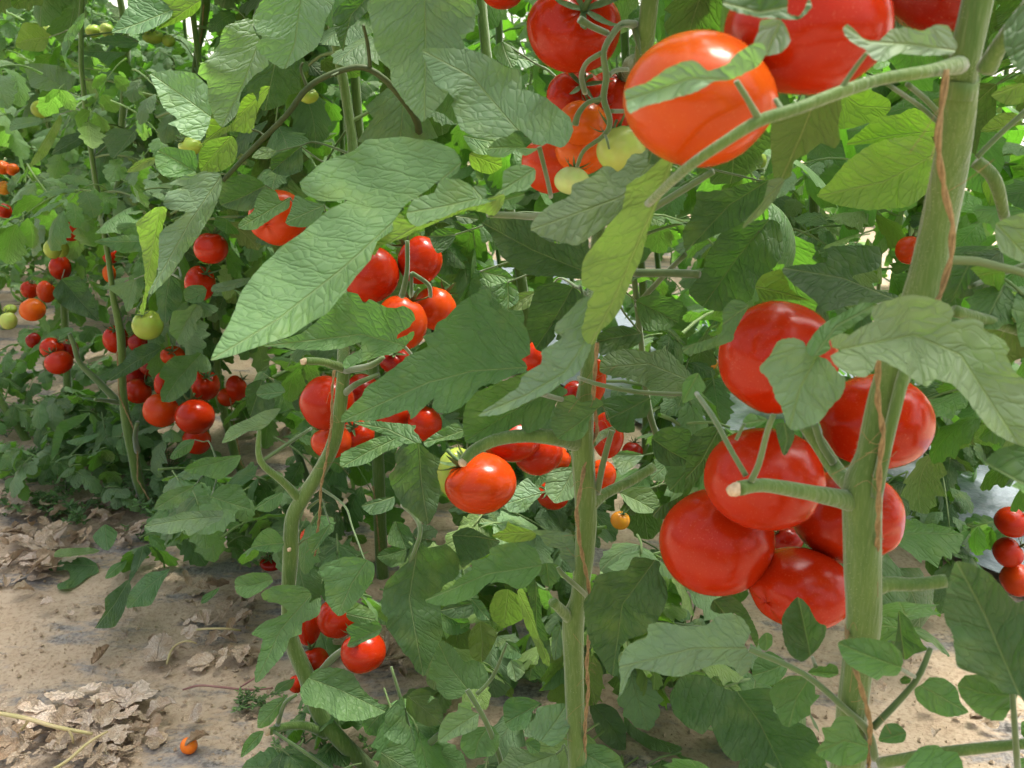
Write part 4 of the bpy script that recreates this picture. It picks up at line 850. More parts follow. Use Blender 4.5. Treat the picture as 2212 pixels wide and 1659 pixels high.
P4_ = traced_plant('slender tomato plant in the left group with a curved pale green stem', 1.86,
    [(235, 560, 12), (243, 633, 13), (255, 690, 17), (262, 740, 18), (263, 820, 18), (267, 870, 19), (278, 935, 22), (288, 985, 23), (297, 1036, 24), (320, 1095, 24)],
    [[(150, 720, 9), (160, 745, 11), (173, 785, 12), (213, 825, 15), (255, 868, 17)], [(205, 863, 7, 1.8), (230, 865, 8, 1.83), (256, 870, 12)], [(297, 975, 14), (292, 945, 11, 1.8), (297, 912, 9, 1.78)],
     [(310, 1095, 12), (290, 1085, 9, 1.83), (262, 1092, 8, 1.8)]])
P5_ = traced_plant('tomato plant just behind the left red pair, thin stem leaning to the right', 2.0,
    [(470, 820, 15), (483, 886, 15), (492, 925, 17), (512, 995, 21), (540, 1050, 22), (575, 1105, 24)], [[(500, 905, 8, 1.9), (515, 903, 7, 1.85)], [(565, 1100, 14), (590, 1060, 10, 1.9)]])
P6_ = traced_plant('tomato plant in the second line seen between the centre and left plants', 1.55,
    [(800, 640, 22), (804, 760, 24), (812, 900, 25), (818, 1000, 26), (823, 1190, 27), (830, 1300, 28)], keep=(950, 1250), branches=[[(630, 940, 16, 1.7), (650, 1000, 18, 1.7), (665, 1040, 18, 1.7)]])
P7_ = traced_plant('far left tomato plant with a bent stem low among the weeds', 2.25,
    [(-60, 700, 12), (-20, 820, 13), (10, 880, 17), (40, 920, 20), (75, 985, 20)], [[(75, 985, 12), (100, 960, 10)]])
P8_ = traced_plant('tall tomato plant whose upper stem stands against the bright gap at the top left', 2.1,
    [(452, -120, 20), (445, 0, 19), (437, 60, 17), (424, 130, 14), (415, 260, 14), (420, 500, 15), (430, 700, 18), (450, 1060, 20)], keep=(-200, 100))
P9_ = traced_plant('tomato plant with a pale stem high in the left foliage', 2.3,
    [(270, 60, 15), (268, 210, 16), (265, 260, 15), (250, 420, 15), (140, 500, 15), (136, 560, 15), (150, 900, 17), (170, 1010, 17)], keep=(200, 250))
# the stalks of the dark curved branch near the top left belong to the third plant
for br in [[(483, 390, 12, 1.0), (550, 317, 14, .99), (617, 250, 15, .98), (668, 187, 16, .98), (740, 152, 16, .98), (800, 150, 17, .98), (864, 207, 18, 1.0), (905, 290, 20, 1.1), (870, 420, 20, 1.2), (770, 560, 20, 1.2)],
           [(665, 190, 10, .98), (650, 150, 8, .98), (655, 135, 7, .98)], [(572, 295, 8, .99), (560, 285, 6, .99), (545, 280, 6, .98)], [(800, 150, 12, .98), (795, 100, 10, .97), (785, 55, 9, .95)], [(735, 155, 8, .98), (715, 165, 7, .97)]]:
    put('leaf_stalk', mesh('leaf_stalk', *pxtube([(q[0], q[1], q[2] * .8, q[3]) for q in br], 1.0, seg=8, jitter=.07), M_DARKSTALK), P3_['root'])
for br in [[(1372, 52, 18, .78), (1345, 52, 15, .76), (1324, 73, 15, .75), (1304, 113, 14, .74), (1310, 167, 15, .74), (1304, 213, 14, .74), (1317, 262, 13, .74), (1304, 293, 11, .74), (1262, 325, 9, .745), (1247, 360, 9, .75)],
           [(1312, 72, 14, .75), (1280, 58, 14, .74), (1252, 42, 18, .735)], [(1300, 115, 12, .74), (1268, 135, 11, .75), (1256, 165, 12, .77), (1264, 200, 13, .79)],
           [(1302, 213, 11, .74), (1270, 222, 11, .745), (1250, 245, 13, .75), (1243, 268, 16, .755)], [(1314, 165, 11, .74), (1330, 152, 10, .76), (1356, 150, 10, .79)], [(1316, 240, 10, .74), (1355, 240, 9, .77)], [(1306, 290, 6, .74), (1312, 305, 6, .73), (1316, 322, 5, .73)],
           [(1385, 90, 16, .78), (1372, 60, 18, .78), (1384, 118, 5, .77)]]:
    put('fruit_stalk', mesh('fruit_stalk', *pxtube(br, .75, seg=9, jitter=.06), M_STALK), PC['root'])
for br in [[(880, 520, 10, .98), (880, 575, 10, .98), (875, 610, 12, .98), (868, 640, 14, .99)], [(890, 590, 10, .98), (925, 615, 10, 1.0), (930, 640, 9, 1.02)], [(889, 590, 8, .98), (889, 640, 7, 1.0)]]:
    put('fruit_stalk', mesh('fruit_stalk', *pxtube(br, 1.0, seg=8, jitter=.05), M_STALK), P3_['root'])
protect(circle(1310, 200, 30, 150), .76)

# random plants of the double row and of the rows beyond
def auto_plant(s, n, label, group, stem_r=.008, wob=.05, hgt=1.95):
    p = rowpt(s, n); r = random.Random(int(s * 1000 + n * 77)); p += Vector((r.uniform(-.06, .06), r.uniform(-.06, .06), 0))
    d = plant(label, (p.x, p.y, 0), group)
    pts = []; a = r.uniform(0, 6)
    for k in range(9):
        z = hgt * k / 8
        pts.append(Vector((p.x + wob * math.sin(a + k * .9) * (1 if k else .3) + .03 * k / 8, p.y + wob * math.cos(a * 2 + k * .8), z - (.02 if k == 0 else 0))))
    d['stem'] = list(reversed(pts))
    v, f = tube(pts, [stem_r * (1.15 - .06 * k) for k in range(9)], seg=8, sub=3, jitter=.04)
    arr = np.array([tuple(q) for q in v])
    if not blocked(arr, 0, .06): put('stem', mesh('stem', v, f, M_STEM), d['root'])
    return d
GROUP1 = 'tomato plants merging into the dense foliage of the near double row'
auto = []
for s in (-.42, 1.15, 2.95, 3.35, 3.8, 4.3, 4.8, 5.3): auto.append(auto_plant(s, 0, 'leafy tomato plant in the front line of the near row', GROUP1))
for s in (-.25, .15, .5, .95, 2.3, 2.75, 3.2, 3.7, 4.2, 4.7, 5.3): auto.append(auto_plant(s, .38, 'leafy tomato plant in the back line of the near row', GROUP1 + ', back line'))
# ------------------------------------------------------------------ traced leaflets, each on the plant it is closest to
NEAR = [d for d in PLANTS]
def nearest_plant(p, cap=96):
    best, bd = None, 9
    for d in NEAR:
        if d['n'] >= cap: continue
        q = min(((w - p).xy.length + .35 * abs(w.z - p.z)) for w in d['stem'])
        if q < bd: bd, best = q, d
    return best
LEAFLINKS = []
for i, row in enumerate(l for l in LEAVES.strip().split('\n') if l.strip()):
    me, c, col, info = traced_leaf(row, i)
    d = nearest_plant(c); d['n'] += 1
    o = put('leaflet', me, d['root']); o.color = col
    LEAFLINKS.append((d, info, o))

# short stalks that carry the traced leaflets
for d, (b, Y, tilt, cy, under), o in LEAFLINKS:
    p0 = P(b.x, b.y, Y + tilt * (cy - b.y) * depth(cy, Y) / F); best = None
    for a, c in zip(d['stem'][:-1], d['stem'][1:]):
        for t in (0, .2, .4, .6, .8):
            q = a.lerp(c, t); L = (q - p0).length + (0 if q.z < p0.z + .05 else .05)
            if best is None or L < best[0]: best = (L, q)
    best = best[1] + Vector((0, 0, -.02)); L = (best - p0).length
    if L > .2 or L < .03: continue
    m = p0.lerp(best, .5) + Vector((0, .02, .012)); pts = [p0, p0.lerp(m, .6), m, best]
    arr = np.array([tuple(pts[0].lerp(pts[1], t)) for t in (.5, 1)] + [tuple(m.lerp(best, t)) for t in (0, .2, .4, .6, .8, .9)])
    if blocked(arr, .0, 0): continue
    put('leaf_stalk', mesh('leaf_stalk', *tube(pts, [.0008, .0010, .0013, .0020], seg=7, sub=4), M_STALK), d['root'])
# ------------------------------------------------------------------ tomatoes
def tomato_mesh(seed, lobes=5, seg=40, ring=24, elong=1.0):
    r = random.Random(seed); vs, fs = [], []; ph = r.uniform(0, 6); la = r.uniform(.008, .035)
    ax, ay = r.uniform(-.03, .03), r.uniform(-.03, .03)
    for j in range(ring + 1):
        t = j / ring; a = math.pi * t
        rr = math.sin(a) ** 1.0; z = math.cos(a)
        dent = .17 * math.exp(-(t / .15) ** 2); bl = .05 * math.exp(-((1 - t) / .12) ** 2)
        z = z - dent + bl
        for k in range(seg):
            b = 2 * math.pi * k / seg
            lob = 1 + la * math.cos(lobes * b + ph) * (math.exp(-(t / .45) ** 2) + .25) + .012 * math.sin(2 * b + ph)
            vs.append((.5 * rr * lob * math.cos(b) + ax * z * .3, .5 * rr * lob * math.sin(b) + ay * z * .3, .5 * z * elong * (1 - .035 * (lobes > 5)) + .012 * math.cos(lobes * b + ph) * math.exp(-(t / .25) ** 2)))
    for j in range(ring):
        for k in range(seg):
            a, b = j * seg + k, j * seg + (k + 1) % seg; fs.append((a, a + seg, b + seg, b))
    return vs, fs
def calyx_mesh(seed, w, long=1.0, z0=0):
    r = random.Random(seed); parts = []
    n = r.choice((5, 6, 6))
    for k in range(n):
        a = 2 * math.pi * k / n + r.uniform(-.2, .2); L = w * r.uniform(.30, .42) * long; wd = w * .05
        vs, m = [], 7; curl = r.uniform(.2, 1.1); up = r.uniform(-.1, .35)
        dx, dy = math.cos(a), math.sin(a)
        for i in range(m):
            t = i / (m - 1); rad = t * L; h = z0 + w * .012 + L * (up * t * t + curl * t * t * t * .7) + w * .075 * math.sin(min(1, t * 2.0) * math.pi / 2)
            hw = wd * (1 - t) ** .7 * (.5 + 1.2 * min(t * 3, 1)) * .7
            for s, hh in ((-1, 0), (0, -hw * .5), (1, 0)): vs.append((dx * rad - dy * hw * s, dy * rad + dx * hw * s, h + hh))
        off = len(vs); vs += [(x, y, z - w * .006) for x, y, z in vs]
        fs = []
        for i in range(m - 1):
            for c in (0, 1):
                q = (i * 3 + c, i * 3 + c + 1, i * 3 + c + 4, i * 3 + c + 3); fs.append(q); fs.append(tuple(off + x for x in reversed(q)))
        parts.append((vs, fs))
    v, f = tube([(0, 0, z0 - .02 * w), (0, 0, z0 + w * .08), (w * .03, w * .02, z0 + w * .2), (w * .10, w * .03, z0 + w * .30)], [w * .05, w * .035, w * .026, w * .034], seg=8, sub=3)
    parts.append((v, f)); return join(parts)
TG = [('big red', 0)]
for i, row in enumerate(TOMS.strip().split('\n')):
    head, label = row.split('|'); x, y, w, h, Y, tone, axis = head.split()
    x, y, w, h, Y = float(x), float(y), float(w), float(h), float(Y)
    r = random.Random(i * 17 + 3); D = depth(y, Y); wm = w * D / F; hm = h * D / F
    big = w > 90
    vs, fs = tomato_mesh(i, lobes=r.choice((4, 5, 5, 7)), seg=56 if big else 28, ring=36 if big else 18)
    rot = {'up': Euler((r.uniform(-.95, -.35), r.uniform(-.35, .35), r.uniform(0, 6))), 'back': Euler((-1.75, r.uniform(-.3, .3), r.uniform(0, 6))), 'cam': Euler((1.05, .0, .25)), 'side': Euler((.2, .9, 0)), 'down': Euler((-.75, r.uniform(-.2, .2), r.uniform(0, 6)))}[axis]
    R = rot.to_matrix()
    # size so that the outline seen has the measured width and height
    el = Matrix.Diagonal((wm, wm, hm)) if axis != 'cam' else Matrix.Diagonal((wm, hm, wm * .85))
    mm = (R @ Matrix.Diagonal((1, 1, .93))) if axis in ('cam', 'side') else R
    out = [el @ (mm @ Vector(v)) for v in vs]
    xs = [v.x for v in out]; zs = [v.z * CP + v.y * SP for v in out]
    fx, fz = wm / (max(xs) - min(xs)), hm / (max(zs) - min(zs))
    out = [Vector((v.x * fx, v.y, v.z * fz)) for v in out]
    o = put('tomato', mesh('tomato', out, fs, M_TOM)); o.location = P(x, y, Y); o.color = TOMC[tone]
    tag(o, label, 'tomato', 'tomatoes ripening on the plants')
    if w >= 36 and axis != 'back':
        cv, cf = calyx_mesh(i, wm * .95 if axis == 'cam' else wm, 1.35 if axis == 'cam' else 1.3 if tone in ('pale', 'palest') else 1, .415 * (wm * .85 if axis == 'cam' else hm))
        m2 = R
        c = put('calyx', mesh('calyx', [m2 @ Vector(v) for v in cv], cf, M_CALYX), o, world=False)
        
    protect(circle(x, y, w * .46, h * .46), Y)
def dup_label(): pass

# ------------------------------------------------------------------ compound leaves for the mass of foliage
def leaflet_grid(L, Wd, r, n=12, m=5, fold=.3, droop=.5, lob=.5):
    """lobed leaflet along +x; returns points, quads, metric uv in cm"""
    T = [i / (n - 1) for i in range(n)]; cs = [2 * j / (m - 1) - 1 for j in range(m)]
    vs, uv = [], []; k = r.choice((3, 4, 5)) if n > 10 else 2; ph = r.uniform(0, 1); tw = r.uniform(-.5, .5); ang = 0; x = z = 0
    cu = r.uniform(.4, 1.2) * droop; ro = r.uniform(0, 40); ed = r.uniform(0, 6)
    px = 0
    for i, t in enumerate(T):
        w = Wd * .5 * (math.sin(math.pi * min(1, t ** .72 * .985 + .015)) ** .75)
        for c in cs:
            sgn = 1 if c > 0 else -1
            lo = 1 + lob * (abs(((t * (k + 1) + ph + .5 * (c > 0)) % 1) * 2 - 1) - .5) * (1 - t * .5)
            ww = w * (lo if abs(c) > .6 else 1)
            y = c * ww; fwd = .35 * abs(c) * ww
            zz = -fold * abs(c) ** 1.5 * ww + .10 * ww * math.sin(t * 14 + ed + sgn) * abs(c)
            vs.append((x + fwd * math.cos(ang), y, z + zz + fwd * math.sin(ang))); uv.append(((t * L + fwd) * 100 + ro, y * 100))
        ang = -cu * t * 1.3 + .1; st = L / (n - 1); x += st * math.cos(ang); z += st * math.sin(ang)
    fs = [(i * m + j, i * m + j + 1, (i + 1) * m + j + 1, (i + 1) * m + j) for i in range(n - 1) for j in range(m - 1)]
    fs = [tuple(reversed(f)) for f in fs]
    return np.array(vs), fs, np.array(uv)
def compound(seed, hi=True):
    r = random.Random(seed); V, Fc, U, Vr, key = [], [], [], [], []
    L = .24; n = 8; pts = []; x = z = 0; a = r.uniform(.1, .5); bend = r.uniform(.9, 1.7); yw = r.uniform(-.05, .05)
    for i in range(n + 1):
        t = i / n; pts.append(Vector((x, yw * t * t, z))); x += L / n * math.cos(a - bend * t); z += L / n * math.sin(a - bend * t)
    def at(t):
        f = t * n; i = min(int(f), n - 1); return pts[i].lerp(pts[i + 1], f - i), (pts[i + 1] - pts[i]).normalized()
    items = [(1.0, 0, .105, .066)]
    for k, (t, Lf) in enumerate(((.84, .078), (.60, .088), (.34, .066))):
        for s in (-1, 1): items.append((t + r.uniform(-.02, .02), s * r.uniform(.85, 1.2), Lf * r.uniform(.85, 1.15), Lf * .60))
    if hi:
        for t in (.72, .47, .25):
            for s in (-1, 1):
                if r.random() < .75: items.append((t, s * 1.3, .028, .02))
    def add(v, f, u, vr):
        o = sum(len(q) for q in V); V.append(v); Fc.extend(tuple(i + o for i in g) for g in f); U.append(u); Vr.append(np.full(len(v), vr))
    for t, ang, Lf, Wf in items:
        n1, m1 = (17, 5) if hi else (8, 3)
        if Lf < .04: n1, m1 = 6, 3
        v, f, u = leaflet_grid(Lf, Wf, r, n1, m1, r.uniform(.05, .7), r.uniform(.2, 1.3))
        p, d = at(min(t, .999)); pitch = math.asin(max(-1, min(1, d.z)))
        M = Matrix.Translation(p) @ Matrix.Rotation(ang, 4, 'Z') @ Matrix.Rotation(-pitch * (.9 if ang == 0 else .3) + r.uniform(-.1, .5), 4, 'Y') @ Matrix.Rotation(r.uniform(-.5, .5), 4, 'X')
        if ang: M = M @ Matrix.Translation((.012, 0, 0))
        Mn = np.array(M); v = v @ Mn[:3, :3].T + Mn[:3, 3]
        add(v, f, u, r.uniform(.15, .85)); key += [v[0], v[len(v) // 2], v[-1], v[len(v) // 2 - m1 // 2], v[min(len(v) - 1, len(v) // 2 + m1 // 2)]]
    tv, tf = tube(pts, [.0026 - .0018 * i / n for i in range(n + 1)], seg=5 if hi else 3, sub=1, cap=False)
    add(np.array([tuple(q) for q in tv]), tf, np.tile([7.3, .01], (len(tv), 1)), .6)
    return np.concatenate(V), Fc, np.concatenate(U), np.concatenate(Vr), np.array(key)
def sprig(seed):
    r = random.Random(seed); V, Fc, U, Vr, key = [], [], [], [], []; o = 0
    for x, a, L in ((.03, 0, .07), (.02, 1.1, .042), (.02, -1.1, .045)):
        v, f, u = leaflet_grid(L, L * .68, r, 12, 5, r.uniform(.05, .5), r.uniform(.2, 1.2))
        M = np.array(Matrix.Translation((x, 0, 0)) @ Matrix.Rotation(a, 4, 'Z') @ Matrix.Rotation(r.uniform(-.1, .6), 4, 'Y')); v = v @ M[:3, :3].T + M[:3, 3]
        V.append(v); Fc += [tuple(i + o for i in g) for g in f]; U.append(u); Vr.append(np.full(len(v), r.uniform(.2, .8))); o += len(v); key += [v[0], v[len(v) // 2], v[-1]]
    tv, tf = tube([(0, 0, 0), (.02, 0, .003), (.035, 0, 0)], .0012, seg=5, sub=2)
    V.append(np.array([tuple(q) for q in tv])); Fc += [tuple(i + o for i in g) for g in tf]; U.append(np.tile([7.3, .01], (len(tv), 1))); Vr.append(np.full(len(tv), .6))
    return np.concatenate(V), Fc, np.concatenate(U), np.concatenate(Vr), np.array(key)
HI = [compound(100 + i, True) for i in range(9)]
LO = [compound(300 + i, False) for i in range(6)]
SPR = []
for i in range(5): SPR.append(sprig(500 + i))
HI = HI + SPR
HIM = [mesh('leaf', v, f, M_LEAF, u, w) for v, f, u, w, k in HI]
def leaf_matrix(loc, az, pitch, roll, sc): return Matrix.Translation(loc) @ Matrix.Rotation(az, 4, 'Z') @ Matrix.Rotation(pitch, 4, 'Y') @ Matrix.Rotation(roll, 4, 'X') @ Matrix.Scale(sc, 4)
def inview(p, m=250):
    q = proj(p); return q is not None and -m < q[0] < 2212 + m and -m < q[1] < 1659 + m
cnt = 0
def dress(d, r, want, z0, z1, sc=(.75, 1.2), small=False, frac=0.0):
    """single leaves, each a part of the plant, where nothing traced is hidden by them"""
    global cnt
    st = d['stem']; tries = 0; got = 0
    while got < want and tries < want * (9 if not small else 14) and d.get('l', 0) < 98:
        tries += 1; z = r.uniform(z0, z1)
        for a, b in zip(st[:-1], st[1:]):
            if a.z >= z >= b.z: break
        else: continue
        t = (a.z - z) / max(a.z - b.z, 1e-4); p = a.lerp(b, t)
        k = r.randrange(9) if not small else 9 + r.randrange(5)
        if small: p = p + Vector((r.uniform(-.12, .12), r.uniform(-.1, .1), r.uniform(-.05, .05)))
        M = leaf_matrix(p, r.uniform(0, 6.283), r.uniform(-.25, .45), r.uniform(-.5, .5), r.uniform(*sc))
        Mn = np.array(M); kp = HI[k][4] @ Mn[:3, :3].T + Mn[:3, 3]
        c = kp.mean(0)
        if not (inview(c, 180) or z > 1.1): continue
        if kp[:, 2].min() < .02: continue
        if blocked(kp, 0, frac): continue
        o = put('leaf', HIM[k], d['root'], world=False); o.matrix_world = M
        o.matrix_basis = Matrix.Translation(-d['base']) @ M
        w = r.random(); w = w + .22 if d['base'].y > 1.9 else w * .72; t = TONE['d' if w < .25 else 'g' if w < .65 else 'l' if w < .97 or w > 1 else 'y']; q = r.uniform(.8, 1.15)
        o.color = (t[0] * q, t[1] * q, t[2] * q, 1); got += 1; d['l'] = d.get('l', 0) + 1; cnt += 1
def fill(box, Y0, Y1, n, tones, sc=(.8, 1.25), big=.3, frac=.04):
    global cnt
    r = random.Random(int(box[0] * 3 + box[1])); got = tries = 0
    while got < n and tries < n * 14:
        tries += 1; Y = r.uniform(Y0, Y1); p = P(r.uniform(box[0], box[2]), r.uniform(box[1], box[3]), Y)
        if p.z < .02: continue
        k = r.randrange(9) if r.random() < big else 9 + r.randrange(5)
        M = leaf_matrix(p, r.uniform(0, 6.283), r.uniform(-.1, .7), r.uniform(-.5, .5), r.uniform(*sc)); Mn = np.array(M); kp = HI[k][4] @ Mn[:3, :3].T + Mn[:3, 3]
        if kp[:, 2].min() < .005 or blocked(kp, 0, frac): continue
        best, bd = None, 9
        for d in NEAR:
            if d.get('l', 0) >= 98: continue
            q = (d['base'].xy - p.xy).length
            if q < bd: bd, best = q, d
        if best is None: break
        d = best; o = put('leaf', HIM[k], d['root'], world=False); o.matrix_basis = Matrix.Translation(-d['base']) @ M
        t = TONE[r.choice(tones)]; q = r.uniform(.8, 1.2); o.color = (t[0] * q, t[1] * q, t[2] * q, 1); got += 1; d['l'] = d.get('l', 0) + 1; cnt += 1
for a in (((0, 0, 520, 600), 1.5, 2.9, 190, 'glllg', (.45, .85), .9), ((780, 880, 1250, 1150), 1.25, 2.3, 60, 'lggl', (.6, 1.1), .5, .0), ((1560, 330, 1960, 640), 1.3, 2.4, 60, 'llgy', (.5, .9), .7), ((860, 1080, 1230, 1659), 1.0, 1.5, 34, 'lyly'), ((1290, 1080, 1440, 1500), .95, 1.35, 20, 'lly'), ((1440, 1480, 1580, 1680), .9, 1.1, 12, 'lg'), ((1290, 1400, 1450, 1680), .85, 1.2, 16, 'lyy'),  # light tones low in the centre put sunlight into the leaf colour
          ((0, 850, 300, 1075), 2.0, 2.9, 60, 'ggl'), ((0, 930, 330, 1100), 1.8, 2.5, 40, 'lgg', (.6, 1), .2), ((0, 700, 340, 960), 2.3, 3.8, 70, 'lgg', (.6, 1)), ((490, 830, 700, 950), 1.5, 2.4, 26, 'lgg', (.5, .9)), ((290, 1010, 620, 1200), 1.35, 1.95, 50, 'ggl'), ((1950, 840, 2212, 1340), 1.3, 2.3, 90, 'ddgg', (.6, 1.1), .3, 0), ((1880, 680, 2212, 900), 1.5, 2.6, 40, 'dgl', (.6, 1), .3, 0), ((1400, 690, 1560, 1060), .9, 1.5, 34, 'dgl'),  # dark tones at the right edge paint leaves as backlit
          ((640, 1080, 880, 1300), 1.1, 1.6, 22, 'lgg'), ((640, 1440, 900, 1680), 1.0, 1.3, 14, 'gg'), ((560, 760, 700, 960), 1.3, 1.9, 20, 'gg')):
    fill(*a)
r0 = random.Random(11)
for d, want, z0, z1 in ((PR, 10, .75, 1.3), (PC, 24, .72, 1.35), (P3_, 24, .55, 1.35), (P4_, 50, .1, 1.5), (P5_, 45, .08, 1.4), (P6_, 45, .1, 1.4), (P7_, 50, .05, 1.6), (P8_, 60, .1, 1.7), (P9_, 60, .1, 1.7)):
    dress(d, r0, want, z0, z1)
for d in auto: dress(d, r0, 80 if d['base'].y > 1.5 else 56, .3, 1.5, (.5, .9) if d['base'].y > 1.5 else (.7, 1.1))
for d in auto:
    if d['base'].y > 1.7: dress(d, r0, 30, .06, .75, (.7, 1.1), frac=.1)
for d in (PR, PC, P3_): dress(d, r0, 9, .05, .8, (.7, 1.1), True)
for d in (P4_, P5_, P6_): dress(d, r0, 24, .05, .9, (.8, 1.3), True)
print('single leaves', cnt, [(d['n'], d.get('l', 0)) for d in PLANTS])

# the rows beyond: foliage of a plant is one mesh, its stem another
def far_plant(s, n, label, group, leaves, sc=1.0, zlo=.08, zhi=1.9):
    r = random.Random(int(s * 991 + n * 313)); p = rowpt(s, n)
    if not inview(Vector((p.x, p.y, .8)), 420): return
    V, Fc, U, Vr = [], [], [], []; o = 0; got = 0; tries = 0
    while got < leaves and tries < leaves * 4:
        tries += 1; z = r.uniform(zlo, zhi); k = r.randrange(len(LO))
        M = leaf_matrix(Vector((p.x + r.uniform(-.05, .05), p.y + r.uniform(-.05, .05), z)), r.uniform(0, 6.283), r.uniform(-.3, .5), r.uniform(-.6, .6), r.uniform(.75, 1.2) * sc)
        Mn = np.array(M); v, f, u, w, kk = LO[k]; kp = kk @ Mn[:3, :3].T + Mn[:3, 3]
        if blocked(kp, 0, .08): continue
        V.append(v @ Mn[:3, :3].T + Mn[:3, 3]); Fc += [tuple(i + o for i in g) for g in f]; U.append(u); Vr.append(np.clip(w + r.uniform(-.35, .35), 0, 1)); o += len(v); got += 1
    if got < 3: return
    d = plant(label, (p.x, p.y, 0), group)
    me = mesh('foliage', np.concatenate(V), Fc, M_LEAF, np.concatenate(U), np.concatenate(Vr)); fo = put('foliage', me, d['root'])
    t = TONE['g']; q = r.uniform(.95, 1.45); fo.color = (t[0] * q * r.uniform(.9, 1.25), t[1] * q, t[2] * q * .9, 1)
    pts = [Vector((p.x + .04 * math.sin(k * 1.1 + s), p.y + .04 * math.cos(k + s), 1.95 * k / 6 - .02)) for k in range(7)]
    v, f = tube(pts, .008, seg=6, sub=2)
    if not blocked(np.array([tuple(q) for q in v]), 0, .1): put('stem', mesh('stem', v, f, M_STEM), d['root'])
nf = len(PLANTS)
for n, step, lv in ((.82, .4, 50), (1.42, .38, 46), (2.75, .45, 46), (3.15, .5, 40), (4.4, .55, 40), (6.0, .6, 36), (7.8, .7, 34)):
    for i in range(26):
        s = -3.0 + i * step + (n * 7 % 1) * .2
        far_plant(s, n, 'leafy tomato plant in a row beyond the bright path', 'tomato plants in the rows beyond the path', lv, zhi=2.0 if n > 2 else 1.6, zlo=.5 if n < 1 and s < 1.6 else .08)
print('far plants', len(PLANTS) - nf)

def hairs(d, n, seed, ymax=1.25):
    r = random.Random(seed); st = d['stem']; vs, fs = [], []
    seg = [(a, b) for a, b in zip(st[:-1], st[1:]) if a.z < ymax and b.z > .1]
    for _ in range(n):
        a, b = r.choice(seg); t = r.random(); c = a.lerp(b, t); ax = (b - a).normalized(); u = ax.orthogonal().normalized(); v = ax.cross(u); th = r.uniform(0, 6.283)
        dr_ = u * math.cos(th) + v * math.sin(th); rad = d['rad'](c.z); p = c + dr_ * rad * .97; L = r.uniform(.0005, .0014)
        e = p + dr_ * L + Vector((0, 0, r.uniform(-.4, .4) * L)); w = ax.cross(dr_) * .00006; k = len(vs)
        vs += [p - w, p + w, e, p + ax * .0002]; fs += [(k, k + 1, k + 2), (k, k + 3, k + 2)]
    put('stem_hairs', mesh('stem_hairs', vs, fs, M_HAIR), d['root'])
M_HAIR = simple('pale plant hair', (.35, .40, .22), (.42, .46, .30), 20)
hairs(PR, 6000, 1); hairs(PC, 4000, 2); hairs(P3_, 2500, 3)
# ------------------------------------------------------------------ twine
def twine(label, pts, Y, w, fibres=0, seed=0):
    r = random.Random(seed); P3 = [P(q[0], q[1], q[2] if len(q) > 2 else Y) for q in pts]; rad = w * .5
    fine = []
    for a, b in zip(P3[:-1], P3[1:]):
        k = max(2, int((b - a).length / .006))
        for i in range(k): fine.append(a.lerp(b, i / k))
    fine.append(P3[-1]); parts = []
    for ph in (0, math.pi):          # two plies twisted round each other
        pl = []
        for i, q in enumerate(fine):
            d = (fine[min(i + 1, len(fine) - 1)] - fine[max(i - 1, 0)]).normalized(); n1 = d.orthogonal().normalized(); n2 = d.cross(n1)
            a = i * 1.1 + ph; pl.append(q + (n1 * math.cos(a) + n2 * math.sin(a)) * rad * .55)
        parts.append(tube(pl, rad * .62, seg=6, sub=2))
    for k in range(fibres):
        q = r.choice(fine); v = Vector((r.uniform(-1, 1), r.uniform(-.6, .1), r.uniform(-.8, .8))); L = r.uniform(.006, .03)
        parts.append(tube([q, q + v * L * .5 + Vector((0, 0, r.uniform(-.3, .3) * L)), q + v * L], .00018, seg=3, sub=3, cap=False))
    tag(put('twine', mesh('twine', *join(parts), M_TWINE)), label, 'twine', 'orange twines wound round the stems')
twine('orange twine in front of the upper part of the thick right stem', [(2045, 150, .475), (2026, 293, .475), (2030, 350, .478), (2041, 417, .488), (2058, 483, .49), (2055, 555, .495), (2030, 640, .50), (1990, 700, .50), (1945, 740, .5), (1898, 778, .50), (1896, 830, .50), (1896, 870, .50), (1905, 915, .505), (1908, 940, .505), (1900, 1000, .51), (1898, 1090, .515), (1895, 1180, .53), (1870, 1300, .57), (1833, 1300, .56), (1829, 1385, .53), (1851, 1456, .51), (1871, 1523, .515), (1880, 1563, .52), (1876, 1660, .54)], .5, .0030, 40, 1)
twine('orange twine running down the left side of the central stem', [(1290, 740, .77), (1286, 790, .77), (1282, 850, .775), (1290, 930, .80), (1262, 1010, .79), (1245, 1106, .77), (1252, 1173, .77), (1270, 1256, .78), (1274, 1290, .785), (1276, 1340, .79), (1271, 1390, .78), (1267, 1440, .78), (1271, 1490, .785), (1264, 1560, .79), (1262, 1690, .8)], .78, .0034, 36, 2)
twine('orange twine hanging straight beside the stem that leans left of centre', [(722, 800, 1.02), (718, 836, 1.02), (716, 920, 1.02), (704, 1000, 1.02), (693, 1053, 1.02), (691, 1106, 1.02), (680, 1200, 1.06)], 1.02, .0032, 16, 3)
twine('thin twine winding down the slender left stem', [(253, 760, 1.84), (257, 853, 1.84), (268, 880, 1.84), (283, 913, 1.84), (289, 928, 1.84), (290, 960, 1.86), (297, 975, 1.84), (297, 1036, 1.83), (330, 1092, 1.82)], 1.83, .0030, 6, 4)
twine('thin twine on the leaning stem behind the red pair', [(497, 860, 1.96), (503, 900, 1.96), (521, 1000, 1.96), (560, 1065, 1.95)], 1.96, .0030, 4, 5)
twine('twine on the pale stem in the second line left of the centre', [(806, 1050, 1.53), (812, 1100, 1.52), (820, 1190, 1.52)], 1.52, .0030, 4, 6)
twine('twine beside the bright gap at the top left', [(440, 10, 2.05), (436, 70, 2.05), (428, 110, 2.06)], 2.05, .0028, 0, 7)

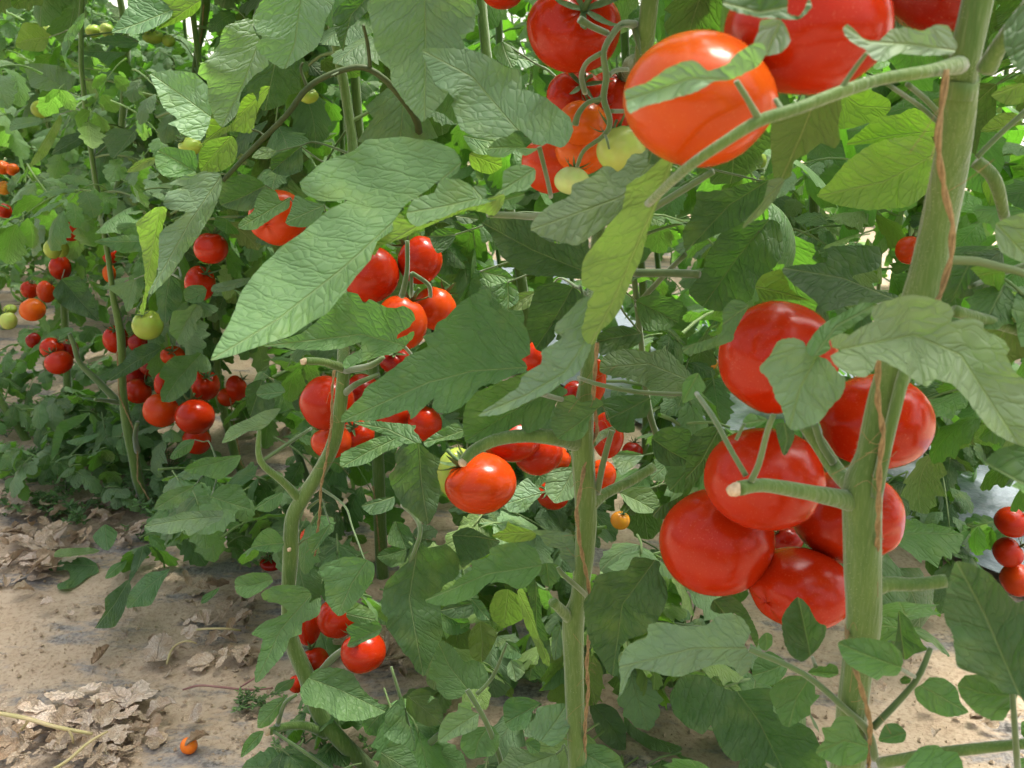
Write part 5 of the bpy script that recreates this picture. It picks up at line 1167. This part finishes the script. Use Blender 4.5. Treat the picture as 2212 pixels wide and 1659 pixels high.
# ------------------------------------------------------------------ dry leaves on the soil
def dry_mesh(seed, kind):
    r = random.Random(seed)
    if kind == 'lobed':
        parts = []; V, Fc, U = [], [], []; o = 0
        for (x, a, L) in ((.0, 0, .075), (.012, .8, .05), (.012, -.8, .05), (-.03, 1.1, .04), (-.03, -1.0, .04)):
            v, f, u = leaflet_grid(L, L * .62, r, 12, 5, r.uniform(-.4, .2), r.uniform(-.5, .5), .5)
            M = np.array(Matrix.Translation((x, 0, 0)) @ Matrix.Rotation(a, 4, 'Z')); v = v @ M[:3, :3].T + M[:3, 3]
            V.append(v); Fc += [tuple(i + o for i in g) for g in f]; U.append(u); o += len(v)
        V = np.concatenate(V); U = np.concatenate(U)
    else:
        L = r.uniform(.045, .08); V, Fc, U = leaflet_grid(L, L * r.uniform(.45, .7), r, 14, 7, r.uniform(-1.1, .3), r.uniform(-1.2, .6), .45)
    V = np.array(V); am = .010 if kind == 'crisp' else .005
    for i in range(len(V)):
        q = Vector(V[i]) * 42 + Vector((seed, 0, 0)); V[i, 2] += am * noise.noise(q) + .4 * am * noise.noise(q * 2.7)
        V[i, 1] += am * .6 * noise.noise(q + Vector((9, 9, 9)))
    # rolled margins
    if kind == 'rolled':
        for i in range(len(V)):
            y = V[i, 1]; th = y / .011; V[i, 1] = .011 * math.sin(th); V[i, 2] += .011 * (1 - math.cos(th))
    V[:, 2] -= V[:, 2].min(); V[:, 2] *= .8
    return mesh('dry_leaf', V, Fc, M_DRY, U, [r.uniform(.3, .8)] * len(V))
DRYM = {k: [dry_mesh(i + 1 + 20 * j, k) for i in range(5)] for j, k in enumerate(('lobed', 'crisp', 'rolled'))}
DRYC = [(.56, .49, .40), (.50, .43, .33), (.60, .54, .46), (.46, .37, .27), (.58, .50, .41)]
dr = random.Random(5); nd = 0
def dry(x, y, size, kind=None, z=0.0, col=None, label=None, group=None, tiltmax=.25):
    global nd
    g = G(x, y); k = kind or dr.choice(('lobed', 'crisp', 'crisp', 'rolled'))
    me = dr.choice(DRYM[k]); o = put('dry_leaf', me); sc = size * depth(y, g.y) / F / .075
    o.location = (g.x, g.y, gz(g.x, g.y) + z); o.rotation_euler = (dr.uniform(-tiltmax, tiltmax), dr.uniform(-tiltmax, tiltmax), dr.uniform(0, 6.28)); o.scale = (sc, sc, sc)
    c = col or dr.choice(DRYC); q = dr.uniform(.8, 1.08); o.color = (c[0] * q, c[1] * q, c[2] * q, 1)
    tag(o, label or 'withered tan leaf scattered on the dusty soil', 'dry leaf', group or 'withered leaves scattered on the soil'); nd += 1
pale = (.70, .62, .54)
for row in ((120, 1545, 95, 'lobed', 'broad pale dry leaf at the top left of the bottom corner heap'), (205, 1525, 110, 'lobed', 'broad pale dry leaf highest in the bottom corner heap'), (275, 1560, 105, 'lobed', 'long pointed pale dry leaf on the right of the bottom corner heap'),
            (250, 1520, 55, 'crisp', 'small pale dry leaf right behind the highest one in the corner heap'), (185, 1575, 70, 'lobed', 'pale dry leaf in the middle of the bottom corner heap'), (255, 1610, 85, 'rolled', 'brown curled dry leaf on the lower right of the corner heap'),
            (320, 1622, 45, 'crisp', 'small cream dry leaf pointing away from the corner heap'), (200, 1452, 75, 'rolled', 'long thin dry leaf lying alone in the middle of the soil'), (335, 1452, 95, 'crisp', 'crumpled tan dry leaf lying on dark film'),
            (415, 1415, 60, 'crisp', 'curled dry leaf at the edge of the dark film'), (515, 1410, 70, 'rolled', 'hanging brown dry leaf beside the dark film'), (60, 1190, 60, 'lobed', 'pale jagged dry leaf near the left edge'), (40, 1225, 70, 'lobed', 'pale broad dry leaf at the left edge'),
            (28, 1300, 50, 'crisp', 'crumpled tan dry leaf at the left edge of the bare soil'), (125, 1325, 40, 'crisp', 'narrow pale dry leaf on the bare soil'), (160, 1348, 38, 'crisp', 'small cream dry leaf flake on the bare soil'), (300, 1345, 55, 'rolled', 'brown curled dry leaf under the lowest green leaf'),
            (390, 1555, 75, 'crisp', 'flat tan dry leaf right of the corner heap'), (410, 1590, 50, 'crisp', 'twisted tan dry leaf above the fallen little fruit'), (455, 1628, 55, 'crisp', 'crumpled grey-tan dry leaf beside the fallen little fruit'), (480, 1290, 60, 'rolled', 'upright brown dry leaf by the green foliage'), (490, 1345, 70, 'rolled', 'tangled brown dry leaf left of the lowest cluster')):
    dry(row[0], row[1], row[2], row[3], .012, pale if 'pale' in row[4] or 'cream' in row[4] else None, row[4])
def scatter(n, box, size, zmax, label, group, kinds=None):
    for _ in range(n):
        x, y = dr.uniform(box[0], box[2]), dr.uniform(box[1], box[3])
        if (x - 411) ** 2 + (y - 1637) ** 2 < 3600: continue
        dry(x, y, dr.uniform(*size), dr.choice(kinds) if kinds else None, dr.uniform(0, zmax), None, label, group, .5)
scatter(34, (0, 1560, 320, 1680), (40, 80), .025, 'withered pale leaf in the heap at the bottom left corner', 'withered leaves heaped in the bottom left corner', ('lobed', 'lobed', 'crisp'))
scatter(60, (-10, 1085, 320, 1185), (30, 60), .03, 'withered tan leaf in the litter along the far left plants', 'withered leaves littering the foot of the left plants')
scatter(26, (-10, 1180, 140, 1280), (40, 70), .02, 'withered tan leaf in the litter along the far left plants', 'withered leaves littering the foot of the left plants')
scatter(26, (400, 1280, 560, 1450), (35, 70), .04, 'withered brown leaf beside the black film near the lowest cluster', 'withered leaves by the black film')
scatter(22, (60, 1290, 540, 1659), (16, 34), .0, None, None)
scatter(24, (740, 1370, 950, 1500), (40, 80), .04, 'withered tan leaf in the pile under the central plants', 'withered leaves piled under the central plants')
scatter(16, (1450, 1380, 1800, 1659), (30, 60), .02, 'withered pale leaf on the sunlit soil behind the right plants', 'withered leaves on the sunlit soil')
scatter(16, (1900, 1480, 2212, 1659), (24, 50), .02, 'withered pale leaf on the sunlit soil behind the right plants', 'withered leaves on the sunlit soil')
scatter(8, (520, 930, 640, 1010), (20, 34), .01, 'withered leaf scrap on the sunlit path seen between stems', 'leaf scraps on the sunlit path')
print('dry', nd)
# dead stalks lying across the heap
def gtube(pts, w):
    c, r = [], []
    for x, y, wd, z in pts:
        g = G(x, y, z); c.append(g); r.append(wd * .5 * depth(y, g.y) / F)
    return tube(c, r, seg=7, jitter=.06)
for lab, brs in (('long yellow-green forked dry stalk lying over the pale dry leaves', [[(-20, 1538, 9, .05), (55, 1552, 10, .06), (120, 1570, 9, .06), (200, 1585, 7, .05)], [(62, 1555, 7, .06), (50, 1572, 6, .04), (38, 1583, 4, .02)], [(148, 1575, 6, .06), (156, 1592, 5, .05), (158, 1605, 4, .04)]]),
                 ('thin yellow dry stalk slanting down through the bottom corner heap', [[(232, 1580, 5, .06), (190, 1605, 6, .06), (150, 1640, 7, .05), (110, 1665, 7, .04)]]),
                 ('thin dry tendril stalk arching over the black film', [[(360, 1435, 5, .01), (373, 1400, 5, .03), (400, 1385, 4, .05), (425, 1390, 3, .04)]]),
                 ('yellowish dry stalk beside the brown hanging leaves', [[(408, 1368, 5, .02), (425, 1360, 5, .04), (480, 1358, 5, .05), (520, 1362, 4, .03)]]),
                 ('purplish creeping weed stem lying on the black film', [[(395, 1490, 4, .01), (430, 1481, 5, .02), (475, 1484, 5, .03), (540, 1490, 5, .03), (590, 1486, 4, .03)], [(520, 1484, 4, .03), (550, 1465, 4, .05)]])):
    m = M_DSTEM if 'purplish' not in lab else simple('purplish stem', (.22, .10, .09), (.30, .16, .13), 60)
    tag(put('dry_stalk', mesh('dry_stalk', *join([gtube(b, 0) for b in brs]), m)), lab, 'dry stalk')
# fallen cherry-sized fruit
g = G(411, 1637); vs, fs = tomato_mesh(77, 5, 36, 22); k = 37 * depth(1637, g.y) / F
o = put('fallen_tomato', mesh('fallen_tomato', [Vector(v) * k for v in vs], fs, M_TOM)); o.location = (g.x, g.y, gz(g.x, g.y) + k * .47); o.rotation_euler = (-.6, .3, 0); o.color = (.80, .17, .015, .35)
tag(o, 'tiny orange and yellow tomato lying alone on the bare soil', 'tomato')
# soil crumbs: past counting
cr = random.Random(8); parts = []
for _ in range(1500):
    x, y = cr.uniform(-20, 620), cr.uniform(1180, 1670)
    if cr.random() < .35: x, y = cr.uniform(1400, 2212), cr.uniform(1350, 1660)
    g = G(x, y); s = .0012 + .004 * cr.random() ** 4
    b = [Vector((a, c, d)) * s * cr.uniform(.6, 1.2) for a, c, d in ((1, 0, 0), (-1, 0, 0), (0, 1, 0), (0, -1, 0), (0, 0, .8), (0, 0, -.8))]
    q = Vector((g.x, g.y, gz(g.x, g.y) + s * .3)); parts.append(([q + v for v in b], [(0, 2, 4), (2, 1, 4), (1, 3, 4), (3, 0, 4), (2, 0, 5), (1, 2, 5), (3, 1, 5), (0, 3, 5)]))
tag(put('soil_crumbs', mesh('soil_crumbs', *join(parts), M_CLOD, smooth=False)), 'small crumbs of dry soil strewn over the ground', 'soil', kind='stuff')
# ------------------------------------------------------------------ weeds
def weed(x, y, size, label, group, seed):
    r = random.Random(seed); g = G(x, y); sc = size * depth(y, g.y) / F; root = empty('weed', (g.x, g.y, gz(g.x, g.y))); tag(root, label, 'weed', group)
    V, Fc, U, Vr = [], [], [], []; o = 0; st = []
    for k in range(r.randint(4, 6)):
        a = r.uniform(0, 6.28); L = sc * r.uniform(.5, 1); end = Vector((math.cos(a) * L * .8, math.sin(a) * L * .8, L * r.uniform(.3, .8))); mid = end * .5 + Vector((0, 0, L * .15))
        st.append(tube([Vector((0, 0, 0)), mid, end], [.0012, .001, .0006], seg=5, sub=3))
        for t in (.3, .55, .75, .9, 1):
            p = mid * (2 * t) if t < .5 else mid.lerp(end, (t - .5) * 2)
            for s in range(3):
                v, f, u = leaflet_grid(sc * .22, sc * .09, r, 5, 3, .2, .5, .1)
                M = np.array(Matrix.Translation(p) @ Matrix.Rotation(r.uniform(0, 6.28), 4, 'Z') @ Matrix.Rotation(r.uniform(-.8, .1), 4, 'Y')); v = v @ M[:3, :3].T + M[:3, 3]
                V.append(v); Fc += [tuple(i + o for i in q) for q in f]; U.append(u); Vr.append(np.full(len(v), r.random())); o += len(v)
    f = put('foliage', mesh('foliage', np.concatenate(V), Fc, M_LEAF, np.concatenate(U), np.concatenate(Vr)), root, world=False); f.color = (.085, .18, .055, 1)
    put('stem', mesh('stem', *join(st), M_STALK), root, world=False)
wr = random.Random(4)
for i, (x, y) in enumerate(((520, 1540), (560, 1530), (590, 1545), (625, 1600), (660, 1620), (700, 1650), (600, 1650), (730, 1640), (800, 1640))):
    weed(x, y, 60, 'small bright weed with narrow leaves on the soil by the bent stem base', 'weeds at the foot of the row', i)
for i in range(50):
    x = wr.uniform(-10, 420); y = wr.uniform(900, 1130) if x < 300 else wr.uniform(1010, 1180)
    weed(x, y, wr.uniform(60, 110), 'low weed growing among litter under the left plants', 'weeds under the left plants', 50 + i)

for e in [o for o in bpy.data.objects if o.type == 'EMPTY' and not o.children]: bpy.data.objects.remove(e)
